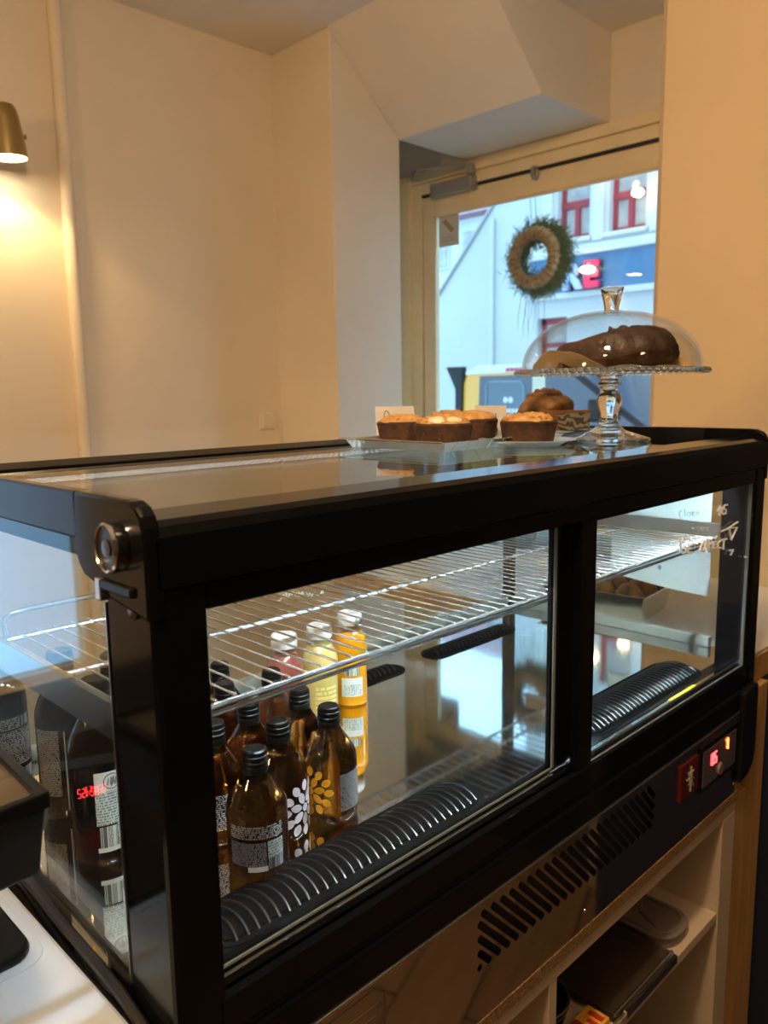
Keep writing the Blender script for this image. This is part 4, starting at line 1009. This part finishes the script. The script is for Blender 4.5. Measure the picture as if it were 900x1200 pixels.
# black display head on a post
dh = empty('display_head', (-.085, .15, TL), 'black square display head with sunken glossy top at the left edge', 'display'); o = (-.085, .15, TL)
h = MB(); z1 = -.2325
h.add([(-.145, .085, -.300), (-.062, .090, -.300), (-.058, .182, -.322), (-.145, .182, -.322), (-.155, .078, z1 - .014), (-.054, .088, z1 - .014), (-.050, .196, z1 - .014), (-.155, .196, z1 - .014)], [(0, 3, 2, 1), (4, 5, 6, 7), (0, 1, 5, 4), (1, 2, 6, 5), (2, 3, 7, 6), (3, 0, 4, 7)])
h.build('head_body', MT['bluegrey'], dh, o, bevel=.002)
h = MB(); out = [(-.158, .076), (-.051, .085), (-.047, .199), (-.158, .199)]; inn = [(-.150, .085), (-.060, .093), (-.056, .190), (-.150, .190)]
vs = [(*p, z1 - .0135) for p in out] + [(*p, z1) for p in out] + [(*p, z1) for p in inn] + [(*p, z1 - .0135) for p in inn]
fs = []
for a in (0, 4, 8):
    for j in range(4): l = (j + 1) % 4; fs.append((a + j, a + l, a + 4 + l, a + 4 + j))
for j in range(4): l = (j + 1) % 4; fs.append((12 + j, 12 + l, l, j))
h.add(vs, fs); h.build('rim', MT['black_soft'], dh, o, bevel=.0015)
MB().prism(inn, 2, z1 - .013, z1 - .006).build('top_glass', pbr('glossy_dark_screen', (.10, .08, .06, 1), .08, var=0, coat=.6), dh, o)
MB().lathe([(.026, 0), (.028, .002), (.028, .006), (.022, .007), (.022, 0)], 24, c=(-.118, .150, z1 - .006), close=True).build('ring', MT['black_soft'], dh, o)
MB().tube([(-.150, .12, TL + .005), (-.140, .12, -.305)], .013, 12).lathe([(0, 0), (.03, 0), (.03, .006), (.012, .012), (0, .012)], 24, c=(-.150, .12, TL)).build('post', MT['black_soft'], dh, o)
# scale display with red digits, just outside the picture; its mirror image shows in the end glass
sd = empty('scale_display', (-.115, .40, TL), 'black scale display with red digits left of the picture edge', 'display'); o = (-.115, .40, TL)
nx, ny = .39, -.92
def SP(u, z, k=0):   # u to the right seen from the front
    ux, uy = .92, .39
    return (-.100 + ux * u + nx * k, .372 + uy * u + ny * k, z)
q = MB(); pts = [SP(-.052, -.434), SP(.046, -.434), SP(.046, -.365), SP(-.052, -.365)]; bk = [SP(-.052, -.434, -.03), SP(.046, -.434, -.03), SP(.046, -.365, -.03), SP(-.052, -.365, -.03)]
q.add(pts + bk, [(0, 1, 2, 3), (7, 6, 5, 4), (0, 4, 5, 1), (1, 5, 6, 2), (2, 6, 7, 3), (3, 7, 4, 0)]); q.build('housing', MT['black_soft'], sd, o, bevel=.002)
q = MB()
for i, chx in enumerate('82152'): seg7(q, chx, -.0125 + i * .0050, -.402, .0032, .0105, 0, .0006, axis=lambda u, z: SP(u, z, .0008))
q.build('red_digits', MT['red_glow'], sd, o)
# two power cables along the end of the case
def cable(name, pts, r, label):
    # smooth the path
    P = [Vector(p) for p in pts]; S = []
    for i in range(len(P) - 1):
        a, b, c_, d_ = P[max(0, i - 1)], P[i], P[i + 1], P[min(len(P) - 1, i + 2)]
        for k in range(8):
            t = k / 8; S.append(.5 * ((2 * b) + (c_ - a) * t + (2 * a - 5 * b + 4 * c_ - d_) * t * t + (3 * b - a - 3 * c_ + d_) * t ** 3))
    S.append(P[-1])
    tag(MB().tube([tuple(p) for p in S], r, 10).build(name, MT['rubber'], org=pts[-1]), label, 'cable')
cable('power_cable', [(-.003, .54, -.50), (-.004, .45, -.445), (-.006, .36, -.425), (-.006, .27, -.422), (-.0065, .20, -.428), (-.0065, .13, -.432), (-.007, .06, -.440), (-.006, -.02, -.475), (-.005, -.08, -.60), (-.005, -.09, -.655)], .0052, 'thick black cable lying along the foot of the left end glass')
cable('power_cable', [(-.02, .52, -.60), (-.003, .42, -.47), (.002, .33, -.452), (.003, .25, -.470), (.003, .18, -.478), (.004, .10, -.480), (.003, .02, -.50), (.002, -.03, -.56), (.002, -.04, -.655)], .0045, 'thinner black cable sagging in the gap beside the white till')
# ------------------------------------------------------------------ wreath on the door and the street
WX, WY, WZ = 3.035, 1.765, .692
wr = empty('door_wreath', (WX, WY, WZ - .19), 'straw and fir wreath hanging on the door glass', 'wreath'); o = (WX, WY, WZ - .19)
m = MB(); n = 120
RW = .113
def wp(a, r=RW, x=0): return (WX + x, WY + r * cos(a), WZ + r * sin(a) * 1.02)
m.tube([wp(2 * pi * k / n) for k in range(n)], [.029 + .003 * sin(k * 1.57) for k in range(n)], 12, closed=True); m.build('straw_ring', MT['straw'], wr, o)
tw = MB()
for k in range(26):
    a = 2 * pi * k / 26
    c_ = Vector(wp(a)); rad = Vector((0, cos(a), sin(a))); 
    tw.tube([tuple(c_ + rad * (.0325 * cos(q)) + Vector((1, 0, 0)) * (.0325 * sin(q)) + Vector((0, -sin(a), cos(a))) * .008 * sin(q)) for q in [2 * pi * i / 14 for i in range(14)]], .0018, 5, closed=True)
tw.build('binding_twine', pbr('pale_twine', (.50, .36, .18, 1), .8), wr, o)
nd = MB(); rnd = random.Random(4)
for k in range(7500):
    a = rnd.uniform(0, 2 * pi); q = RW + rnd.gauss(.010, .024); x = rnd.uniform(.0, .095)
    b = Vector((WX + x, WY + q * cos(a), WZ + q * sin(a)))
    d = Vector((rnd.uniform(-.2, .6), cos(a + rnd.gauss(.5, .7)), sin(a + rnd.gauss(.5, .7)))).normalized()
    l = rnd.uniform(.02, .05); s = d.orthogonal().normalized() * .0022; t = d.cross(s).normalized() * .0022
    nd.add([tuple(b + s), tuple(b - s * .5 + t), tuple(b - s * .5 - t), tuple(b + d * l)], [(0, 1, 3), (1, 2, 3), (2, 0, 3), (0, 2, 1)])
nd.build('fir_needles', MT['needles'], wr, o, recalc=False)['kind'] = 'stuff'
MB().tube([(WX, WY - .012, WZ + .15), (WX - .02, WY - .016, .961)], .0016, 6).tube([(WX, WY + .014, WZ + .15), (WX - .02, WY + .012, .961)], .0016, 6).build('hanging_ribbon', MT['twig'], wr, o)
hg = MB(); rnd = random.Random(8)
for k in range(9):
    y = WY + rnd.uniform(-.08, .12); z = WZ - .16 - rnd.uniform(0, .03); pts = [(WX + .04, y, z)]
    for i in range(4): y += rnd.uniform(-.004, .02); z -= rnd.uniform(.025, .06); pts.append((WX + .04, y, z))
    hg.tube(pts, [.0013, .0012, .0012, .0009, .0006], 5)
hg.build('dry_twigs', MT['twig'], wr, o)['kind'] = 'stuff'

struct('ground_street', MB().box(3.10, 30, -20, 30, FZ - .25, FZ - .15), MT['asphalt'])
# facade across the street
bd_ = empty('street_building', (9.4, 4.5, FZ - .15), 'white building with dark red windows and blue shop fascia across the street', 'building'); o = (9.4, 4.5, FZ - .15)
def facade_prisms(m, rects, y0, y1, z0, z1, x0, x1):
    ys = sorted({y0, y1, *[r[0] for r in rects], *[r[1] for r in rects]}); zs = sorted({z0, z1, *[r[2] for r in rects], *[r[3] for r in rects]})
    for a, b in zip(ys, ys[1:]):
        for c_, d_ in zip(zs, zs[1:]):
            if any(r[0] <= a and b <= r[1] and r[2] <= c_ and d_ <= r[3] for r in rects): continue
            m.box(x0, x1, a, b, c_, d_)
wins = [(5.05, 5.52, 1.975, 3.05), (4.29, 4.78, 1.975, 3.05), (3.50, 3.98, 1.975, 3.05), (2.7, 3.2, 1.975, 3.05)]
m = MB(); facade_prisms(m, wins + [(5.35, 5.80, .35, 1.0)], -4, 5.9, FZ - .15, 6, 9.0, 9.4); m.build('wall', MT['facade'], bd_, o)
# gable part with sloping left edge
m = MB(); m.prism([(5.9, FZ - .15), (7.60, FZ - .15), (7.56, 1.48), (6.535, 2.615), (5.9, 3.35)], 0, 9.0, 9.4); m.build('gable_wall', MT['facade'], bd_, o)
MB().tube([(8.99, 7.60, 1.44), (8.99, 6.50, 2.655), (8.99, 5.9, 3.39)], .03, 6).build('gable_edge', MT['grey_paint'], bd_, o)
MB().tube([(8.96, 6.55, FZ), (8.96, 6.55, 2.4)], .03, 8).build('drainpipe', MT['facade2'], bd_, o)
for y0, y1, z0, z1 in wins:
    f = MB(); t = .055
    f.box(9.10, 9.16, y0, y0 + t, z0, z1).box(9.10, 9.16, y1 - t, y1, z0, z1).box(9.10, 9.16, y0, y1, z0, z0 + t).box(9.09, 9.16, y0, y1, 2.36, 2.45).box(9.09, 9.16, (y0 + y1) / 2 - .035, (y0 + y1) / 2 + .035, z0, 2.36)
    fo = f.build('window_frame', MT['red_frame'], bd_, o, bevel=.005)
    MB().box(9.13, 9.14, y0 + .02, y1 - .02, z0 + .02, z1 - .02).build('window_pane', MT['win_dark'], fo, o)
    MB().box(8.93, 9.06, y0 - .04, y1 + .04, z0 - .06, z0 - .005).build('sill', MT['facade2'], bd_, o, bevel=.01)
for y in (4.91, 4.14, 3.35, 5.66):
    MB().box(8.955, 9.0, y - .075, y + .075, 1.90, 4).build('pilaster', MT['facade2'], bd_, o, bevel=.01)
MB().box(8.90, 9.0, -4, 5.9, 1.745, 1.80).box(8.94, 9.0, -4, 5.9, 1.80, 1.87).build('cornice', MT['facade2'], bd_, o, bevel=.01)
MB().box(8.95, 9.0, -4, 5.9, 1.30, 1.745).build('fascia', MT['band_blue'], bd_, o)
MB().box(8.93, 9.0, -4, 5.9, 1.22, 1.30).build('fascia_sill', MT['facade2'], bd_, o, bevel=.01)
f = MB().box(9.10, 9.15, 5.35, 5.41, .35, 1.0).box(9.10, 9.15, 5.74, 5.80, .35, 1.0).box(9.10, 9.15, 5.35, 5.80, .92, 1.0).box(9.10, 9.15, 5.35, 5.80, .62, .68); fo = f.build('window_frame', MT['red_frame'], bd_, o)
MB().box(9.12, 9.13, 5.36, 5.79, .36, .99).build('window_pane', MT['win_dark'], fo, o)
for ch, yl, mat in (('R', 5.345, 'sign_blue'), ('E', 5.04, 'sign_red')):
    me = text_mesh(ch, .43, .03, .022)
    for bk_, mm, dx, dz in ((0, mat, 0, 0), (1, 'sign_back', .05, -.012)):
        ob = bpy.data.objects.new('sign_letter' if not bk_ else 'letter_back', me.copy()); COL.objects.link(ob); ob.data.materials.clear(); ob.data.materials.append(MT[mm])
        ob.parent = bd_; ob.matrix_local = Matrix.Translation((8.88 + dx - o[0], yl - .0 - (.006 if bk_ else 0) - o[1], 1.335 + dz - o[2])) @ Matrix(((0, 0, -1, 0), (-1, 0, 0, 0), (0, 1, 0, 0), (0, 0, 0, 1)))
# building farther back
b2 = empty('street_house', (16.4, 14, FZ - .15), 'far white house with faded red roof left of the sloping gable', 'building'); o = (16.4, 14, FZ - .15)
MB().box(16, 20, 8, 20, FZ - .15, 4.35).build('wall', MT['facade2'], b2, o)
MB().prism([(15.7, 4.35), (16, 4.30), (20, 7.5), (20, 7.8)], 1, 7.8, 20.2).build('roof', MT['roof_red'], b2, o)
for y, z in ((12.56, 3.6), (13.6, 3.6), (14.6, 3.6), (12.9, 2.0), (13.9, 2.0), (12.5, .6), (13.6, .5)):
    f = MB().box(15.95, 16.0, y - .32, y + .32, z - .45, z + .45).build('window_frame', MT['facade'], b2, o); MB().box(15.93, 15.96, y - .26, y + .26, z - .38, z + .38).build('window_pane', MT['win_dark'], f, o)
# yellow van
vn = empty('yellow_van', (6.5, 3.3, FZ - .15), 'yellow and white van with dark windows parked outside the door', 'van'); o = (6.5, 3.3, FZ - .15)
VX, VB = 6.0, FZ - .15
def vy(m): return m
body = MB(); body.prism([(4.66, VB + .35), (4.66, .10), (4.60, .235), (4.45, .285), (3.62, .285), (3.30, .18), (2.66, -.27), (2.55, -.42), (2.0, -.62), (1.85, -.68), (1.80, VB + .35)], 0, VX, VX + 1.65)
body.build('body', MT['van_yellow'], vn, o, bevel=.03, seg=3)
MB().prism([(4.60, .24), (4.45, .30), (3.62, .30), (3.44, .25), (3.44, .232), (4.60, .215)], 0, VX - .012, VX + 1.66).build('roof', MT['van_white'], vn, o, bevel=.01)
w_ = MB(); w_.prism([(4.44, -.30), (4.42, .20), (3.80, .20), (3.80, -.30)], 0, VX - .012, VX + .01); w1 = w_.build('side_window', MT['van_glass'], vn, o, bevel=.004)
w_ = MB(); w_.prism([(3.66, -.34), (3.66, .19), (3.34, .172), (2.68, -.275), (2.66, -.34)], 0, VX - .012, VX + .01); w_.build('side_window', MT['van_glass'], vn, o, bevel=.004)
w_ = MB(); w_.prism([(3.32, .160), (2.69, -.283), (2.66, -.262), (3.29, .192)], 0, VX + .02, VX + 1.60); w_.build('windscreen', MT['van_glass'], vn, o, bevel=.003)
MB().prism([(3.37, .180), (3.30, .192), (2.635, -.278), (2.70, -.300)], 0, VX - .013, VX + .022).build('windscreen_pillar', MT['black_soft'], vn, o, bevel=.003)
MB().prism([(3.80, -.32), (3.80, .205), (3.66, .205), (3.66, -.32)], 0, VX - .014, VX).build('door_pillar', pbr('cream_car_paint', (.66, .60, .42, 1), .3, var=0), vn, o)
MB().prism([(4.72, VB + .3), (4.72, .08), (4.84, .30), (4.62, .30), (4.64, -.30)], 0, VX - .03, VX + .04).build('rear_trim', MT['black_soft'], vn, o, bevel=.01)
k = MB().box(VX - .016, VX - .012, 3.90, 4.32, -.30, .135); sk = k.build('window_sticker', MT['van_sticker'], vn, o, bevel=.03)
k = MB().tube([(VX - .018, 4.335, -.28), (VX - .018, 4.335, .11), (VX - .018, 4.30, .145), (VX - .018, 3.93, .14), (VX - .018, 3.89, .10), (VX - .018, 3.89, -.28)], .009, 5); k.build('sticker_border', pbr('pale_teal', (.22, .33, .36, 1), .5, var=0), vn, o)
k = MB()
for yy in (4.10, 4.04): k.ball((VX - .019, yy, -.03), (.004, .028, .030), 10, 8)
for i in range(9): k.box(VX - .020, VX - .015, 4.235 - i * .042 - .030, 4.235 - i * .042, -.150, -.112)
k.build('sticker_lettering', MT['white_letter'], vn, o)
k = MB()
for i in range(5): k.box(VX - .020, VX - .010, 4.10 - i * .05 - .038, 4.10 - i * .05, .238, .268)
k.build('roof_lettering', MT['sign_red'], vn, o)
for y in (4.15, 2.40):
    for x in (VX + .10, VX + 1.50):
        m = MB().lathe([(0, -.10), (.20, -.10), (.30, -.09), (.32, -.05), (.32, .05), (.30, .09), (.20, .10), (0, .10)], 30); m.v = [(x + p[2], y + p[0], VB + .32 + p[1]) for p in m.v]; wh = m.build('wheel', MT['rubber'], vn, o)
        m = MB().lathe([(0, -.105), (.17, -.105), (.19, -.10), (.19, .10), (.17, .105), (0, .105)], 24); m.v = [(x + p[2], y + p[0], VB + .32 + p[1]) for p in m.v]; m.build('hub', MT['alu'], wh, o)
MB().box(VX - .20, VX - .02, 2.98, 3.12, -.22, -.02).build('wing_mirror', MT['black_soft'], vn, o, bevel=.03)
# warm lamps strung over the street
for (y, z, rx, rz_, lb) in ((4.93, 1.525, .095, .045, 'flat glowing lamp in front of the red letter across the street'), (4.685, 2.60, .05, .05, 'small glowing lamp at top of the right red window'), (4.285, 2.325, .07, .05, 'glowing lamp beside the right edge of the red window')):
    t = empty('street_lamp', (8.78, y, z), lb, 'lamp', 'warm lamps across the street')
    MB().ball((0, 0, 0), (rx, rx, rz_), 24, 14).build('globe', MT['bulb'], t); MB().tube([(0, 0, rz_ * .9), (0, 0, rz_ + .03), (.10, 0, rz_ + .05), (.112, 0, rz_ + .05)], .008, 6).build('bracket', MT['grey_paint'], t)
# ------------------------------------------------------------------ lights, sky, camera
def light(name, typ, loc, energy, col, parent=None, **k):
    d = bpy.data.lights.new(name, typ); d.energy = energy; d.color = col
    for a, b in k.items(): setattr(d, a, b)
    ob = bpy.data.objects.new(name, d); COL.objects.link(ob)
    ob.location = (loc[0], loc[1], loc[2] + ZO); return ob
WARM = (1, .66, .35)
# wall spotlight beam
sp = light('spotlight_beam', 'SPOT', (LX + .002, LY, LZ - .012), 6.5, (1, .63, .27), spot_size=R_(126), spot_blend=.3, shadow_soft_size=.035)
sp.rotation_euler = (0, R_(-2), 0)
# unseen warm fill lamps added behind and above the camera
FILL = [(-2.2, .35, .75), (-.9, -.6, 1.2), (-.10, -.30, 1.36), (.45, -1.5, 1.1)]
PW = [60, 5, 54, 7]
PC = [(1, .58, .23), (1, .74, .48), (1, .71, .42), WARM]
for i, p in enumerate(FILL):
    t = empty('pendant_lamp', (p[0], p[1], p[2]), ['warm pendant lamp with brass bowl over the middle of the customer area', 'warm pendant lamp with brass bowl hanging nearest the shop window wall', 'warm pendant lamp with brass bowl above the staff side of the case', 'dim pendant lamp with brass bowl by the dark back wall'][i], 'lamp', 'pendant lamps')
    MB().lathe([(.02, .17), (.05, .16), (.10, .10), (.13, .02), (.125, .02), (.095, .095), (.045, .15), (.02, .16)], 32, close=True).build('shade', MT['brass'], t)
    MB().ball((0, 0, .055), (.035, .035, .045), 18, 12).build('bulb', MT['bulb'], t)
    MB().tube([(0, 0, .165), (0, 0, CZ - p[2])], .004, 6).build('cord', MT['rubber'], t)
    light('pendant_light', 'POINT', (p[0], p[1], p[2] - .02), PW[i], PC[i], shadow_soft_size=.09)
# sky
w = bpy.data.worlds.new('street_sky'); SC.world = w; w.use_nodes = True
nt = w.node_tree; bg = nt.nodes['Background']
tc = nt.nodes.new('ShaderNodeTexCoord'); sx = nt.nodes.new('ShaderNodeSeparateXYZ'); rp = nt.nodes.new('ShaderNodeValToRGB')
nt.links.new(tc.outputs['Generated'], sx.inputs[0]); nt.links.new(sx.outputs['Z'], rp.inputs['Fac']); nt.links.new(rp.outputs['Color'], bg.inputs['Color'])
rp.color_ramp.elements[0].position = 0; rp.color_ramp.elements[0].color = (.33, .62, .95, 1); rp.color_ramp.elements[1].position = .5; rp.color_ramp.elements[1].color = (.38, .68, 1, 1)
bg.inputs['Strength'].default_value = 2.8
# portals for the daylight coming in
pa = light('door_daylight_portal', 'AREA', (3.0, 1.6, -.2), 1, (1, 1, 1), shape='RECTANGLE', size=1.5, size_y=2.3); pa.rotation_euler = (0, R_(90), 0); pa.data.cycles.is_portal = True
pb = light('window_daylight_portal', 'AREA', (-.75, 2.63, -.13), 1, (1, 1, 1), shape='RECTANGLE', size=.62, size_y=1.75); pb.rotation_euler = (R_(-90), 0, 0); pb.data.cycles.is_portal = True

cam = bpy.data.cameras.new('camera'); co = bpy.data.objects.new('camera', cam); COL.objects.link(co); SC.camera = co
cy, cp, cr = R_(45.1187), R_(-8.6492), R_(-.8398)
F = Vector((cos(cy) * cos(cp), sin(cy) * cos(cp), sin(cp))); Rt = Vector((sin(cy), -cos(cy), 0)); U = Rt.cross(F)
r = Rt * cos(cr) + U * sin(cr); u = U * cos(cr) - Rt * sin(cr)
M = Matrix((r, u, -F)).transposed().to_4x4(); M.translation = Vector((-.27790, -.51991, .07541 + ZO)); co.matrix_world = M
cam.sensor_fit = 'VERTICAL'; cam.sensor_height = 36; cam.sensor_width = 27; cam.lens = 935.293 / 1200 * 36; cam.clip_start = .02; cam.clip_end = 200
cam.dof.use_dof = True; cam.dof.focus_distance = .95; cam.dof.aperture_fstop = 7.6
SC.view_settings.view_transform = 'Standard'; SC.view_settings.look = 'None'; SC.view_settings.gamma = 1; SC.view_settings.use_curve_mapping = False
SC.view_settings.exposure = .72
cy_ = SC.cycles
cy_.use_denoising = True; cy_.max_bounces = 14; cy_.transparent_max_bounces = 40; cy_.transmission_bounces = 12; cy_.glossy_bounces = 8; cy_.diffuse_bounces = 5
cy_.caustics_reflective = True; cy_.caustics_refractive = True; cy_.sample_clamp_indirect = 20; cy_.blur_glossy = .3
